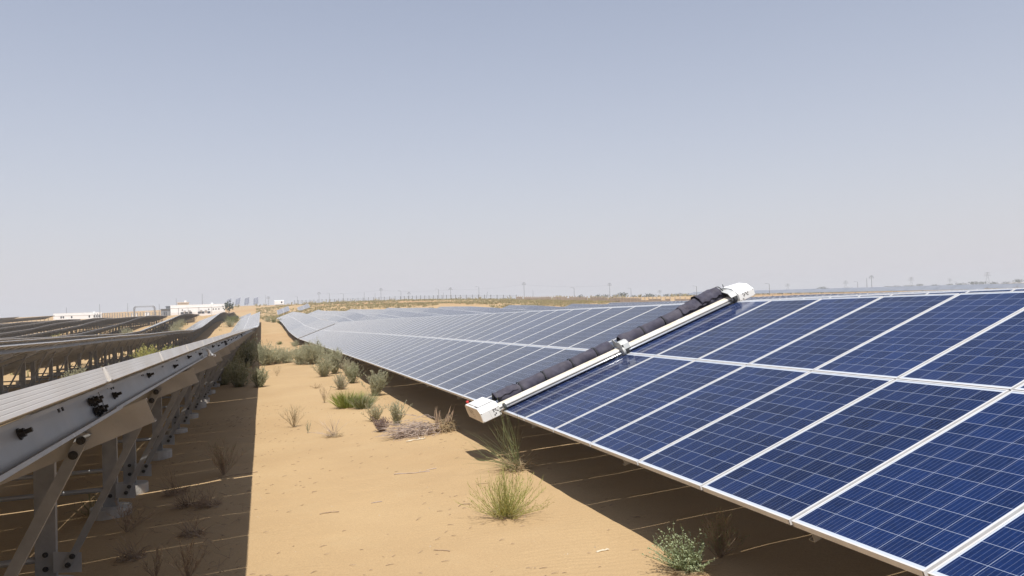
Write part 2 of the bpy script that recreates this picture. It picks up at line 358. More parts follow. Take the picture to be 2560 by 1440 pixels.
def leafm(n, a, b, s=9, thin=.38):
    """matt plant matter, thin enough for some light to come through"""
    m = pmat(n, a, b, s, rough=.75, spec=.25); nt = m.node_tree; p = nt.nodes['Principled BSDF']
    t = nt.nodes.new('ShaderNodeBsdfTranslucent'); x = nt.nodes.new('ShaderNodeMixShader'); x.inputs[0].default_value = thin
    nt.links.new(p.inputs['Base Color'].links[0].from_socket, t.inputs['Color'])
    nt.links.new(p.outputs[0], x.inputs[1]); nt.links.new(t.outputs[0], x.inputs[2]); nt.links.new(x.outputs[0], nt.nodes['Material Output'].inputs['Surface'])
    return m
LEAF_GREY = leafm('grey_green_foliage', (.41, .395, .245), (.53, .505, .34))
LEAF_LIME = leafm('bright_green_blades', (.27, .34, .050), (.42, .46, .12))
LEAF_YEL = leafm('yellow_green_twigs', (.42, .41, .115), (.55, .51, .20))
LEAF_HERB = leafm('blue_green_leaves', (.30, .36, .19), (.43, .47, .29), 20)
LEAF_OLIVE = leafm('olive_green_blades', (.21, .24, .10), (.32, .33, .15))
STRAW = leafm('dry_straw', (.42, .31, .17), (.56, .44, .27))
TWIG = leafm('dry_brown_twig', (.26, .18, .115), (.38, .27, .18), thin=0.0)
TWIG_GREY = leafm('dry_grey_twig', (.34, .26, .21), (.52, .42, .35), thin=0.0)
DRYPINK = leafm('dry_pinkish_twig', (.28, .20, .17), (.40, .30, .26))
BLEACH = leafm('bleached_wood', (.52, .45, .33), (.66, .58, .44), thin=0.0)
TREEL = leafm('dark_tree_foliage', (.050, .062, .035), (.090, .105, .060), 2)
SCRUB = leafm('pale_scrub', (.36, .32, .15), (.48, .41, .23), .6)

# ------------------------------------------------------------------ ground
def build_ground():
    nx, ny = 330, 360
    k = 9.0
    tx = np.linspace(-1, 1, nx); ty = np.linspace(-1, 1, ny)
    xs = 1.3 + 4600*np.sinh(k*tx)/math.sinh(k); ys = 9.0 + 4600*np.sinh(k*ty)/math.sinh(k)
    X, Y = np.meshgrid(xs, ys); Z = ground_z(X, Y)
    v = np.stack([X.ravel(), Y.ravel(), Z.ravel()], -1)
    i = np.arange(nx-1)[None] + np.arange(ny-1)[:, None]*nx; i = i.ravel()
    f = np.stack([i, i+1, i+1+nx, i+nx], -1)
    me = bpy.data.meshes.new('sand_ground'); me.from_pydata(v.tolist(), [], f.tolist())
    me.polygons.foreach_set('use_smooth', [True]*len(f)); me.materials.append(SAND)
    tag(inst('sand_ground', me), kind='structure')
build_ground()

# ------------------------------------------------------------------ solar tables
TILT = rad(20.0); CT, ST = math.cos(TILT), math.sin(TILT)
STEP = 1.008; TLEN = 12.14; Y_FIRST = -2.08; NCOL = 12
PW, PL, SEAM = 0.986, 1.962, 1.975            # module width, length, second module's offset up the slope
FRAMES = (0.75, 3.48, 6.20, 8.90, 11.58)      # support frames along one table
PURLIN_S = (0.43, 1.53, 2.42, 3.52)
def hl(X, h):
    """local (slope, normal) of a point X metres up-slope horizontally and h above the lower edge"""
    return (X*CT + h*ST, -X*ST + h*CT)

def panel_meshes(glass):
    b = MB(); lip = .016
    # laminate: glass on top, white backsheet below
    x0, x1, y0, y1 = .003, PL-.003, .003, PW-.003
    b.add([(x0,y0,-.0035),(x1,y0,-.0035),(x1,y1,-.0035),(x0,y1,-.0035)], [(0,1,2,3)], 0)
    b.add([(x0,y0,-.009),(x1,y0,-.009),(x1,y1,-.009),(x0,y1,-.009)], [(3,2,1,0)], 1)
    cw = .1576; mu = (y1-y0-6*cw)/2; mv = (x1-x0-12*cw)/2
    ua, ub, va, vb = -mu/cw, 6+mu/cw, -mv/cw, 12+mv/cw
    b.uv[0] = [(ua, va), (ua, vb), (ub, vb), (ub, va)]
    return b.mesh('solar_panel', [glass, BACK])
def frame_mesh(alu):
    b = MB(); lip, H = .012, .036
    # long bars along the slope
    for a, c in ((0, 1), (PW, -1)):
        prof = [(a, -H), (a, 0), (a+c*lip, 0), (a+c*lip, -.003), (a+c*.004, -.0035), (a+c*.004, -H+.002), (a+c*.03, -H+.002), (a+c*.03, -H)]
        if c > 0: prof = prof[::-1]
        b.prism(prof, 'x', 0, PL)
    # short bars, with the ribs rolled into their outer faces
    for a, c in ((0, 1), (PL, -1)):
        out = [(a, 0)]
        for k in range(1, 5):
            z = -H*k/5; out += [(a, z+.0009), (a+c*.0003, z), (a, z-.0009)]
        out += [(a, -H)]
        prof = out + [(a+c*.03, -H), (a+c*.03, -H+.002), (a+c*.004, -H+.002), (a+c*.004, -.0035), (a+c*lip, -.003), (a+c*lip, 0)]
        if c > 0: prof = prof[::-1]
        b.prism([(q[0], q[1]) for q in prof], 'y', .0125, PW-.0125)
    return b.mesh('panel_frame', alu)
PAN_CLEAN = panel_meshes(GLASS_CLEAN); PAN_DUSTY = panel_meshes(GLASS_DUSTY); FRM = frame_mesh(ALU); FRM_DUSTY = frame_mesh(ALU_DUSTY)

def c_prof(s, n0, n1, w, lip=.014, t=.004):
    """C section, web at s, flanges towards +s, between n0 (bottom) and n1 (top)"""
    return [(s,n0),(s+w,n0),(s+w,n0+lip),(s+w-t,n0+lip),(s+w-t,n0+t),(s+t,n0+t),(s+t,n1-t),(s+w-t,n1-t),(s+w-t,n1-lip),(s+w,n1-lip),(s+w,n1),(s,n1)]
def beam_between(b, p, q, wdir, w, t, mi=0):
    """flat C member from p to q: w wide along wdir, t deep along +y"""
    p = Vector(p); q = Vector(q); wd = Vector(wdir).normalized()*(w/2); th = .004
    pr = [(-1,0),(1,0),(1,t),(1-2*th/w,t),(1-2*th/w,th),(-1+2*th/w,th),(-1+2*th/w,t),(-1,t)]
    vs = [tuple(e + wd*a + Vector((0, c, 0))) for e in (p, q) for a, c in pr]
    n = 8; fs = [(i,(i+1)%n,n+(i+1)%n,n+i) for i in range(n)] + [tuple(range(n-1,-1,-1)), tuple(range(n,2*n))]
    b.add(vs, fs, mi)

def support_parts():
    P = {}
    b = MB(); b.prism(c_prof(0, -.172, -.044, .052), 'y', 0.01, 6.1); P['purlin_a'] = b.mesh('purlin', GALV)
    b = MB(); b.prism(c_prof(.003, -.168, -.048, .046), 'y', 5.98, 12.09); P['purlin_b'] = b.mesh('purlin', GALV)
    b = MB(); b.prism([(p[0]*1.0, p[1]) for p in [(0,-.296),(.05,-.296),(.05,-.282),(.046,-.282),(.046,-.292),(.004,-.292),(.004,-.178),(.046,-.178),(.046,-.188),(.05,-.188),(.05,-.174),(0,-.174)]], 'x', .2, 3.66); P['rafter'] = b.mesh('rafter', RAFT)
    vz = Vector((ST, 0, CT))
    def upright(X, h0, h1, w, y0):
        b = MB(); (s0, n0), (s1, n1) = hl(X, h0), hl(X, h1); hx = Vector((CT, 0, -ST))
        beam_between(b, (s0, y0, n0), (s1, y0, n1), hx, w, .065); return b
    P['post'] = upright(2.40, -.62, .60, .145, .052).mesh('post', GALV_OLD)
    P['low_post'] = upright(.55, -.62, -.10, .12, .052).mesh('post', GALV_OLD)
    for nm, X, r in (('footing', 2.40, .21), ('low_footing', .55, .20)):
        b = MB(); (s0, n0), (s1, n1) = hl(X, -1.35), hl(X, -.53)
        b.tube((s0, .08, n0), (s1, .08, n1), r*1.02, r, 20); P[nm] = b.mesh('footing', CONC)
    b = MB(); p = hl(.60, -.34); q = hl(2.33, -.34); b.tube((p[0], .09, p[1]), (q[0], .09, q[1]), .026, None, 10); P['tie'] = b.mesh('tie_tube', GALV)
    b = MB(); p = hl(2.56, -.40); q = (3.35, -.235)
    d = Vector((q[0]-p[0], 0, q[1]-p[1])).normalized(); wd = Vector((-d.z, 0, d.x))
    beam_between(b, (p[0], -.042, p[1]), (q[0]+d.x*.03, -.042, q[1]+d.z*.03), wd, .052, .034); P['brace'] = b.mesh('brace', GALV_OLD)
    P['brace_bolts'] = [(p[0]+d.x*t, p[1]+d.z*t) for t in (.03, .10)] + [(q[0]-d.x*t, q[1]-d.z*t) for t in (.01, .085)]
    b = MB(); c = hl(2.54, -.36); hx = Vector((CT, 0, -ST)); zz = vz
    vs = []
    for yy in (.000, .006):
        for a, e in ((-.075, -.07), (.12, -.09), (.12, .06), (-.075, .09)):
            v = Vector((c[0], yy, c[1])) + hx*a + zz*e; vs.append(tuple(v))
    b.add(vs, [(0,1,2,3),(7,6,5,4),(0,4,5,1),(1,5,6,2),(2,6,7,3),(3,7,4,0)]); P['gusset'] = b.mesh('gusset_plate', GALV)
    # bolts: one through the purlin web (axis +s), one through a brace (axis -y)
    b = MB(); b.tube((0,0,0),(.005,0,0),.019,None,10); b.tube((.005,0,0),(.018,0,0),.0145,None,6); b.tube((.018,0,0),(.038,0,0),.0075,None,8); P['bolt_s'] = b.mesh('bolt', BOLT)
    b = MB(); b.tube((0,0,0),(0,-.004,0),.021,None,12); b.tube((0,-.004,0),(0,-.017,0),.0155,None,6); b.tube((0,-.017,0),(0,-.024,0),.009,None,8); P['bolt_y'] = b.mesh('bolt', BOLT)
    b = MB(); b.box(0, .0022, -.011, .011, -.008, .008); P['slot'] = b.mesh('slot_hole', DARK)
    return P
SP = support_parts()

def merge(parts):
    """(mesh, offset) list -> MB"""
    b = MB()
    for me, off in parts:
        vs = [tuple(Vector(v.co)+Vector(off)) for v in me.vertices]
        b.add(vs, [tuple(p.vertices) for p in me.polygons])
    return b
def joined_panels(glass, name):
    b = MB(); src = panel_meshes(glass)
    fi = 0
    for r in range(2):
        for j in range(NCOL):
            off = Vector((r*SEAM, .02+j*STEP, 0))
            for p in src.polygons:
                vs = [tuple(Vector(src.vertices[i].co)+off) for i in p.vertices]
                b.add(vs, [tuple(range(len(vs)))], p.material_index)
                b.uv[len(b.f)-1] = [tuple(src.uv_layers[0].data[li].uv) for li in p.loop_indices]
            # plain box section frame
            lip, H = .014, .036; o = off
            for (a0, a1, c0, c1) in ((0,PL,0,lip),(0,PL,PW-lip,PW),(0,lip,lip,PW-lip),(PL-lip,PL,lip,PW-lip)):
                b.box(o.x+a0, o.x+a1, o.y+c0, o.y+c1, -H, 0, 2)
    return b.mesh(name, [glass, BACK, ALU])
JOIN_DUSTY = joined_panels(GLASS_DUSTY, 'solar_panels'); JOIN_FAR = joined_panels(GLASS_FAR, 'solar_panels')
def joined_support(low):
    L = []
    for s in PURLIN_S: L += [(SP['purlin_a'], (s,0,0)), (SP['purlin_b'], (s,0,0))]
    for y in FRAMES:
        for k in (('rafter','post','low_post','tie','brace') if low else ('rafter','post','brace')): L.append((SP[k], (0,y,0)))
    b = merge(L); return b.mesh('support_frame', GALV_OLD)
JOIN_SUP = joined_support(True); JOIN_SUP_R = joined_support(False)
b = merge([(SP['footing'], (0,y,0)) for y in FRAMES]+[(SP['low_footing'], (0,y,0)) for y in FRAMES]); JOIN_FOOT = b.mesh('footings', CONC)

def table_matrix(xlow, k, n=1):
    y0 = Y_FIRST + TLEN*k; y1 = y0+TLEN; xc = xlow+1.86
    if abs(xlow-3.03) < .1 and k >= 6: y0 += 2.2; y1 += 2.2      # the wide joint in the nearest right row
    z0, z1 = edge_h(np.array([xc, xc]), np.array([y0, y1]))
    sg = math.atan2(float(z1-z0), TLEN)
    uy = Vector((0, math.cos(sg), math.sin(sg))); sx = Vector((CT, 0, ST)); sx = (sx-uy*sx.dot(uy)).normalized(); nn = sx.cross(uy)
    m = Matrix((sx, uy, nn)).transposed().to_4x4(); m.translation = (xlow, y0, float(z0)); return m

def make_table(xlow, k, label, group, lod, clean=lambda r, j: False, bolts=False):
    m = table_matrix(xlow, k)
    t = bpy.data.objects.new('solar_table', None); COL.objects.link(t); t.matrix_world = m
    tag(t, label, 'solar table', group)
    if lod == 'far':
        tag(inst('solar_panels', JOIN_DUSTY, t), kind='stuff'); tag(inst('support_frame', JOIN_SUP if xlow < 0 else JOIN_SUP_R, t), kind='stuff')
        return t
    if lod == 'near':
        for r in range(2):
            for j in range(NCOL):
                p = inst('solar_panel', PAN_CLEAN if clean(r, j) else PAN_DUSTY, t, (r*SEAM, .02+j*STEP, 0))
                inst('panel_frame', FRM if xlow > 0 else FRM_DUSTY, p)
    else:
        tag(inst('solar_panels', JOIN_DUSTY, t), kind='stuff')
    for i, s in enumerate(PURLIN_S):
        pa = inst('purlin', SP['purlin_a'], t, (s, 0, 0)); pb = inst('purlin', SP['purlin_b'], t, (s, 0, 0))
        if bolts and i == 3:
            for f in FRAMES:
                for dy, dz in ((.05, -.105),):
                    inst('bolt', SP['bolt_s'], pa if f < 6 else pb, (.0045 if f < 6 else .0075, f+dy, dz))
            for f in (2.1, 4.75, 7.50, 10.3): inst('bolt', SP['bolt_s'], pa if f < 6 else pb, (.0045 if f < 6 else .0075, f, -.085))
            for a in (0, 1, 2):
                for c in (0, 1): inst('bolt', SP['bolt_s'], pa, (.0085, 5.74+a*.045+.02*c, -.085-.045*c-.012*(a % 2)))
            for j in range(NCOL):
                for dy in (.20, .255):
                    inst('slot_hole', SP['slot'], pa if j*STEP < 5.7 else pb, (.0042 if j*STEP < 5.7 else .0072, .02+j*STEP+dy, -.066))
    for f in FRAMES:
        ra = inst('rafter', SP['rafter'], t, (0, f, 0))
        po = inst('post', SP['post'], t, (0, f, 0)); inst('footing', SP['footing'], t, (0, f, 0))
        if xlow < 0:
            inst('post', SP['low_post'], t, (0, f, 0)); inst('footing', SP['low_footing'], t, (0, f, 0)); inst('tie_tube', SP['tie'], t, (0, f, 0))
        br = inst('brace', SP['brace'], t, (0, f, 0)); gp = inst('gusset_plate', SP['gusset'], t, (0, f, 0))
        if bolts:
            for s, n in SP['brace_bolts']: inst('bolt', SP['bolt_y'], br, (s, -.0425, n))
            for h in (-.30, -.41):
                s, n = hl(2.40, h); inst('bolt', SP['bolt_y'], po, (s, .0515, n))
    return t

ORD = ['first','second','third','fourth','fifth','sixth','seventh','eighth','ninth','tenth','eleventh','twelfth','thirteenth','fourteenth','fifteenth','sixteenth','seventeenth','eighteenth','nineteenth','twentieth','twenty-first','twenty-second','twenty-third','twenty-fourth']
RX = lambda i: 3.03 + 7.09*(i-1)
LX = lambda i: -4.05 - 7.09*(i-1)
TABLES = {}
# nearest row on the right
R1 = {0: 'clean deep blue solar table filling the right foreground, robot at its far end',
      1: 'dusty grey-blue solar table directly beyond the white cleaning robot',
      2: 'second dusty solar table beyond the cleaning robot in the nearest right row',
      3: 'third dusty solar table beyond the robot, above the grey-green bush line',
      4: 'pale solar table beyond the line of bushes, in the nearest right row',
      5: 'pale solar table just this side of the dark gap across the nearest right row',
      6: 'pale solar table just beyond the dark gap across the nearest right row',
      7: 'solar table in the dip beyond the dark gap in the nearest right row',
      8: 'solar table starting up the rise at the far part of the nearest right row',
      9: 'solar table halfway up the rise at the far part of the nearest right row',
      10: 'solar table near the top of the rise in the nearest right row',
      11: 'solar table on the crest of the nearest right row',
      12: 'solar table just past the crest of the nearest right row',
      13: 'last but one solar table at the far end of the nearest right row',
      14: 'last solar table at the far end of the nearest right row, by the scrub hill'}
for k in range(15):
    TABLES['R', 1, k] = make_table(RX(1), k, R1[k], 'solar tables of the nearest row on the right', 'near' if k <= 4 else 'far', (lambda r, j: True) if k == 0 else (lambda r, j: False))
for i, (k0, k1) in {2: (0, 16), 3: (1, 15), 4: (1, 14), 5: (2, 12), 6: (2, 10), 7: (3, 9), 8: (3, 9)}.items():
    for k in range(k0, k1+1):
        if i == 2:
            lab = 'solar table %s from the near end of the second right row, showing above the nearest' % ORD[k-k0]
            make_table(RX(i), k, lab, 'solar tables of the second row on the right', 'near' if k <= 3 else 'far', lambda r, j: True)
        else:
            make_table(RX(i), k, 'blue-grey solar table, %s from the far end of the %s row to the right' % (ORD[k1-k], ORD[i-1]),
                       'solar tables of the %s row on the right' % ORD[i-1], 'far')
# nearest row on the left
L1 = {0: 'nearest left solar table seen edge-on from behind, its purlin bolts close to the camera',
      1: 'second solar table of the nearest left row, just past the white strap',
      2: 'third solar table of the nearest left row, braces bunched above the shaded bushes',
      3: 'fourth solar table of the nearest left row, sloping down into the dip', 13: 'last solar table at the top of the nearest left row, ending against the sand'}
for k in range(14):
    lab = L1.get(k) or 'solar table %s from the camera in the nearest left row, %s' % (ORD[k], 'in the dip' if k < 8 else 'pale face on the rise')
    TABLES['L', 1, k] = make_table(LX(1), k, lab, 'solar tables of the nearest row on the left', 'near' if k <= 1 else ('mid' if k <= 4 else 'far'), lambda r, j: True, bolts=k <= 2)
for k in range(1, 24):
    lab = 'solar table %s from the near end of the second left row, %s' % (ORD[k-1], 'dark underside showing' if k < 9 else ('pale climbing face' if k < 14 else 'behind the crest'))
    make_table(LX(2), k, lab, 'solar tables of the second row on the left', 'mid' if 1 <= k <= 5 else 'far')
for i, (k0, k1) in {3: (3, 16), 4: (5, 16), 5: (7, 17), 6: (9, 17), 7: (11, 17), 8: (13, 18), 9: (15, 19)}.items():
    for k in range(k0, k1+1):
        make_table(LX(i), k, 'dark-backed solar table, %s from the far end of the %s row to the left' % (ORD[k1-k], ORD[i-1]),
                   'solar tables of the %s row on the left' % ORD[i-1], 'far')
# the row ends that climb the slope beyond the field, and the next field at the far left
def far_table(x, y, z, up, label, group, n=1, tilt=TILT):
    uy = Vector((0, math.cos(up), math.sin(up))); sx = Vector((CT, 0, ST)); sx = (sx-uy*sx.dot(uy)).normalized(); nn = sx.cross(uy)
    m = Matrix((sx, uy, nn)).transposed().to_4x4(); m.translation = (x, y, z)
    t = inst('solar_table', JOIN_FAR); t.matrix_world = m; tag(t, label, 'solar table', group)
    inst('support_frame', JOIN_SUP, t)
    return t
for q, (x, up) in enumerate([(-26.3, .20), (-19.6, .21), (-12.9, .22), (-6.2, .21)]):
    lab = 'pale solar table end tilting up the far slope beyond the white building, %s from left' % ORD[q]
    for s in range(2):
        far_table(x, 630+s*12.0*math.cos(up), gz(x+2, 630)+.55+s*12*math.sin(up), up, lab if s == 0 else lab.replace('end tilting up', 'upper piece on').replace('pale ',''), 'solar tables on the far sandy slope')
for q, (x, y, up, lab) in enumerate([(-7.2, 262, .10, 'small pale solar table beyond the end of the nearest left row'), (4.6, 250, .12, 'small grey solar table on the sand at the far end of the lane'),
                                     (11.5, 262, .11, 'small grey solar table peeping over the end of the nearest right row')]):
    far_table(x, y, gz(x+2, y)+.25, up, lab, 'small solar tables beyond the row ends')

# ------------------------------------------------------------------ the cleaning robot (rests on the first right table)
def build_robot():
    m0 = table_matrix(RX(1), 0); m = m0.copy(); m.translation = m0 @ Vector((0, 9.95-Y_FIRST, 0))
    t = bpy.data.objects.new('cleaning_robot', None); COL.objects.link(t); t.matrix_world = m
    tag(t, 'white panel cleaning robot with dark cloth brush lying across the right solar tables', 'cleaning robot')
    def bevel(o, w=.008, seg=2):
        md = o.modifiers.new('bevel', 'BEVEL'); md.width = w; md.segments = seg; md.limit_method = 'ANGLE'; return o
    # lower drive box: folded sheet profile, closed by two end plates
    prof = [(-.13,-.035),(.60,-.035),(.63,.02),(.62,.135),(.58,.15),(-.06,.155),(-.135,.100)]
    b = MB(); b.prism(prof, 'x', -.315, -.04); lo = bevel(b.build('drive_box', ROBO, t))
    lo['label'] = 'lower white box hanging past the low edge'
    b = MB(); b.prism([(a*.985+.003, c*.97+.002) for a, c in prof], 'x', -.3185, -.3145); ep = b.build('end_plate', ROBO_PLATE, lo)
    # printed mark on the end plate: a broken frame with the letters N F E (as far as it can be read)
    b = MB(); X = -.3192
    def bar(y0, z0, y1, z1, w=.006):
        d = Vector((0, y1-y0, z1-z0)); n = Vector((0, -d.z, d.y)).normalized()*w/2
        b.add([(X, y0-n.y, z0-n.z), (X, y1-n.y, z1-n.z), (X, y1+n.y, z1+n.z), (X, y0+n.y, z0+n.z)], [(0, 1, 2, 3)])
    Y0 = .42; u = -1      # letters run from the far edge (left in view) to the near edge
    def P(a, c): return Y0 + u*a, .040 + c
    def seg(a0, c0, a1, c1, w=.007): bar(*P(a0, c0), *P(a1, c1), w=w)
    seg(.0,.062,.0,.004); seg(.0,.062,.055,.004); seg(.055,.004,.055,.062)
    seg(.085,.0,.085,.058); seg(.085,.055,.125,.055); seg(.085,.030,.115,.030)
    seg(.15,.0,.15,.058); seg(.15,.055,.195,.055); seg(.15,.030,.185,.030); seg(.15,.003,.195,.003)
    seg(-.03,.085,.05,.085,.004); seg(-.03,.085,-.03,.045,.004); seg(.13,-.025,.225,-.025,.004); seg(.225,-.025,.225,.02,.004)
    b.build('printed_mark', PRINT, lo)
    b = MB(); b.prism([(.02,.1555),(.50,.1535),(.50,.166),(.02,.168)], 'x', -.285, -.075); bevel(b.build('lid', ROBO, lo), .004)
    b = MB(); b.box(-.288, -.072, .013, .0185, .1555, .1575); b.box(-.294, -.288, .013, .16, .1555, .1575); b.build('lid_gap', DARK, lo)
    b = MB(); b.tube((-.27,.585,.150),(-.27,.585,.170),.014,.014,12); b.tube((-.27,.585,.170),(-.27,.585,.186),.022,.019,14); b.build('stop_button', RED, lo)
    hole = MB(); hole.box(-.007, .007, -.0012, 0, -.010, .010); hm = hole.mesh('vent_hole', DARK)
    for s, n in ((-.135,.075),(-.118,.080),(-.13,.052),(-.095,.083),(-.098,.060),(-.108,.020),(-.075,.045),(-.13,.005),(-.05,.015)):
        inst('vent_hole', hm, lo, (s, -.1338+.0005*(n < .1), n), (0, rad(20*((n*1000) % 5-2)), 0))
    sc = MB(); sc.tube((0,0,0),(0,-.003,0),.006,None,8); scm = sc.mesh('screw', BOLT)
    for s, n in ((-.30,.090),(-.305,-.022),(-.055,-.022),(-.055,.088)): inst('screw', scm, lo, (s, -.1325, n))
    # upper drive box beyond the high edge
    prof2 = [(-.12,-.03),(.50,-.03),(.52,.06),(.44,.17),(.20,.215),(.0,.19),(-.125,.095)]
    b = MB(); n = len(prof2)
    vs = [(3.98, a, c) for a, c in prof2] + [(4.27, a*.93, c*.86-.004) for a, c in prof2]
    b.add(vs, [(i,(i+1)%n,n+(i+1)%n,n+i) for i in range(n)]+[tuple(range(n-1,-1,-1)), tuple(range(n,2*n))])
    hi = bevel(b.build('drive_box', ROBO, t)); hi['label'] = 'upper white box beyond the high edge'
    for s, n in ((4.06,.070),(4.085,.055),(4.07,.035),(4.11,.075),(4.12,.050),(4.14,.030),(4.045,-.005),(4.15,.062)):
        inst('vent_hole', hm, hi, (s, -.1245+.0275*(s-3.98), n), (0, rad(20*((s*1000) % 5-2)), 0))
    for s, n in ((4.0,-.015),(4.25,-.02),(4.25,.065)): inst('screw', scm, hi, (s, -.1225+.0275*(s-3.98), n))
    b = MB(); b.tube((3.99,.20,.20),(3.99,.20,.26),.006,None,8); b.build('antenna', BOLT, hi)
    # long beam: box with a sloping dirty top, and the drive shaft under its front
    prof = [(-.10,.038),(-.02,.038),(.0,.06),(.0,.098),(-.012,.105),(-.088,.088),(-.10,.075)]
    b = MB(); b.prism(prof, 'x', -.05, 3.93); bm_ = bevel(b.build('beam', BEAM, t), .003)
    b = MB(); b.box(-.05, 3.93, -.112, -.1003, .050, .057); b.build('beam_groove', DARK, bm_)
    b = MB(); b.tube((-.05,-.118,.030),(3.95,-.118,.030),.0135,None,12); b.build('drive_shaft', pmat('bright_shaft', (.70,.70,.70), (.78,.78,.78), 8, rough=.25, metal=.6), t, smooth=True)
    # wheels
    def wheel(s, y, r, w):
        b = MB(); b.tube((s-w/2,y,r),(s+w/2,y,r),r,None,28); o = bevel(b.build('wheel', RUBBER, t), .006)
        b = MB(); b.tube((s-w/2-.006,y,r),(s+w/2+.006,y,r),r*.45,None,16); b.build('wheel_hub', GREYP, o)
    wheel(.035, -.115, .048, .035); wheel(.035, .46, .048, .035)
    wheel(1.965, -.135, .055, .06); wheel(1.965, .36, .055, .06)
    wheel(3.885, -.12, .060, .05); wheel(3.885, .42, .060, .05)
    # middle bracket
    prof = [(-.16,.045),(-.185,.075),(-.17,.145),(-.12,.185),(-.06,.19),(.05,.165),(.05,.12),(.20,.10),(.34,.175),(.36,.165),(.36,.05),(.05,.107),(-.105,.11),(-.112,.07),(-.13,.045)]
    b = MB(); b.prism(prof[::-1], 'x', 1.90, 1.905); b.prism(prof[::-1], 'x', 2.02, 2.025)
    b.prism([(-.12,.187),(-.06,.192),(.05,.167),(.05,.163),(-.06,.186),(-.117,.182)], 'x', 1.905, 2.02)
    b.prism([(-.171,.147),(-.12,.187),(-.117,.182),(-.166,.143)], 'x', 1.905, 2.02)
    b.prism([(-.189,.077),(-.171,.147),(-.166,.143),(-.184,.075)], 'x', 1.93, 2.02)
    br = b.build('middle_bracket', GREYP, t)
    b = MB(); b.tube((1.896,-.135,.055),(1.932,-.135,.055),.062,.060,24); b.build('bracket_ring', GREYP, br)
    # upper bracket plate
    prof = [(-.17,.03),(-.175,.10),(-.12,.165),(.02,.20),(.30,.19),(.34,.06),(.30,.03)]
    b = MB(); b.prism(prof[::-1], 'x', 3.925, 3.932); ub = b.build('upper_bracket', GREYP, t)
    b = MB(); b.prism([(-.175,.10),(-.12,.165),(.02,.20),(.30,.19),(.30,.185),(.02,.194),(-.117,.160),(-.170,.098)][::-1], 'x', 3.82, 3.925); b.build('bracket_hood', GREYP, ub)
    # brush: rolls of dark cloth strapped to a roller
    rn = random.Random(5)
    def roll(s0, s1, r, cy, cz, lump=0.12, seed=0, sag=0):
        rr = random.Random(seed); b = MB(); NS, NA = 22, 26
        ph = [rr.uniform(0, 6.28) for _ in range(6)]
        rings = []
        for i in range(NS+1):
            f = i/NS; s = s0+(s1-s0)*f
            end = min(f, 1-f)*NS; q = 1-.16*max(0, 1-end/2.0)**2
            for j in range(NA):
                a = 2*math.pi*j/NA
                w = 1 + lump*(.5*math.sin(2*a+ph[0]+3*f) + .35*math.sin(3*a+ph[1]-5*f) + .3*math.sin(9*f+ph[2]+a) + .18*math.sin(21*f+4*a+ph[3]) + .12*math.sin(33*f-6*a+ph[4]))
                y = cy + r*w*q*math.cos(a); z = cz + r*w*q*math.sin(a)
                b.v.append((s, y, max(z, .006+.004*math.sin(13*f+5*a))))
        for i in range(NS):
            for j in range(NA):
                k = (j+1) % NA; b.f.append((i*NA+j, i*NA+k, (i+1)*NA+k, (i+1)*NA+j)); b.m.append(0)
        b.f.append(tuple(range(NA))); b.m.append(0); b.f.append(tuple(NS*NA+i for i in range(NA-1, -1, -1))); b.m.append(0)
        o = b.build('cloth_roll', CLOTH, t, smooth=True)
        sd = o.modifiers.new('sub', 'SUBSURF'); sd.levels = 1; sd.render_levels = 1
        return o
    cuts = [.06, .40, .78, 1.22, 1.62, 1.88]
    for i in range(len(cuts)-1):
        roll(cuts[i]+.006, cuts[i+1]-.006, .102+.010*rn.random(), .165, .106, .10, i)
    cuts2 = [2.04, 2.42, 2.80, 3.16]
    for i in range(len(cuts2)-1): roll(cuts2[i]+.006, cuts2[i+1]-.006, .104+.008*rn.random(), .165, .108, .10, 20+i)
    roll(3.165, 3.52, .118, .165, .119, .17, 41); roll(3.50, 3.86, .132, .165, .132, .20, 42)
    for s in cuts[1:-1]+cuts2[1:]+[3.86]:
        b = MB(); r = .108 if s < 3.8 else .136
        pts = []
        K = 24
        for e, rr in ((-.008, r), (.008, r), (.008, r+.006), (-.008, r+.006)):
            pts += [(s+e, .165+rr*math.cos(2*math.pi*j/K), max(.004, r*.98+rr*math.sin(2*math.pi*j/K))) for j in range(K)]
        fs = []
        for a, c in ((0,1),(1,2),(2,3),(3,0)):
            for j in range(K): fs.append((a*K+j, a*K+(j+1)%K, c*K+(j+1)%K, c*K+j))
        b.add(pts, fs); b.build('strap', STRAP, t)
    # loose flaps of cloth: one at the lower end, two towards the top
    def flap(s0, s1, pr, seed, amp=.012):
        rr = random.Random(seed); b = MB(); NS, NP = 14, len(pr)-1; th = .006
        for side in (0, 1):
            for i in range(NS+1):
                f = i/NS; s = s0+(s1-s0)*f
                for j, (y, z) in enumerate(pr):
                    g = j/NP
                    wv = amp*math.sin(7*f+seed+2*g)*g + amp*.6*math.sin(17*f+3*g+seed)
                    b.v.append((s+.02*math.sin(5*g+seed)*(f-.5), y+wv*.5, z+wv+(th if side else 0)))
        w = NP+1; o2 = (NS+1)*w
        for i in range(NS):
            for j in range(NP):
                a = i*w+j; b.f.append((a, a+w, a+w+1, a+1)); b.m.append(0)
                c = a+o2; b.f.append((c, c+1, c+w+1, c+w)); b.m.append(0)
        for i in range(NS):
            for j in (0, NP):
                a = i*w+j; b.f.append((a, a+o2, a+w+o2, a+w)); b.m.append(0)
        for j in range(NP):
            for i in (0, NS):
                a = i*w+j; b.f.append((a, a+1, a+1+o2, a+o2)); b.m.append(0)
        o = b.build('cloth_flap', CLOTH, t, smooth=True); return o
    flap(.02, .34, [(.06,.150),(.13,.200),(.22,.205),(.30,.165),(.37,.115),(.42,.060)], 1)
    flap(3.10, 3.56, [(.03,.13),(.09,.205),(.17,.235),(.26,.215),(.34,.150),(.40,.075)], 3, .016)
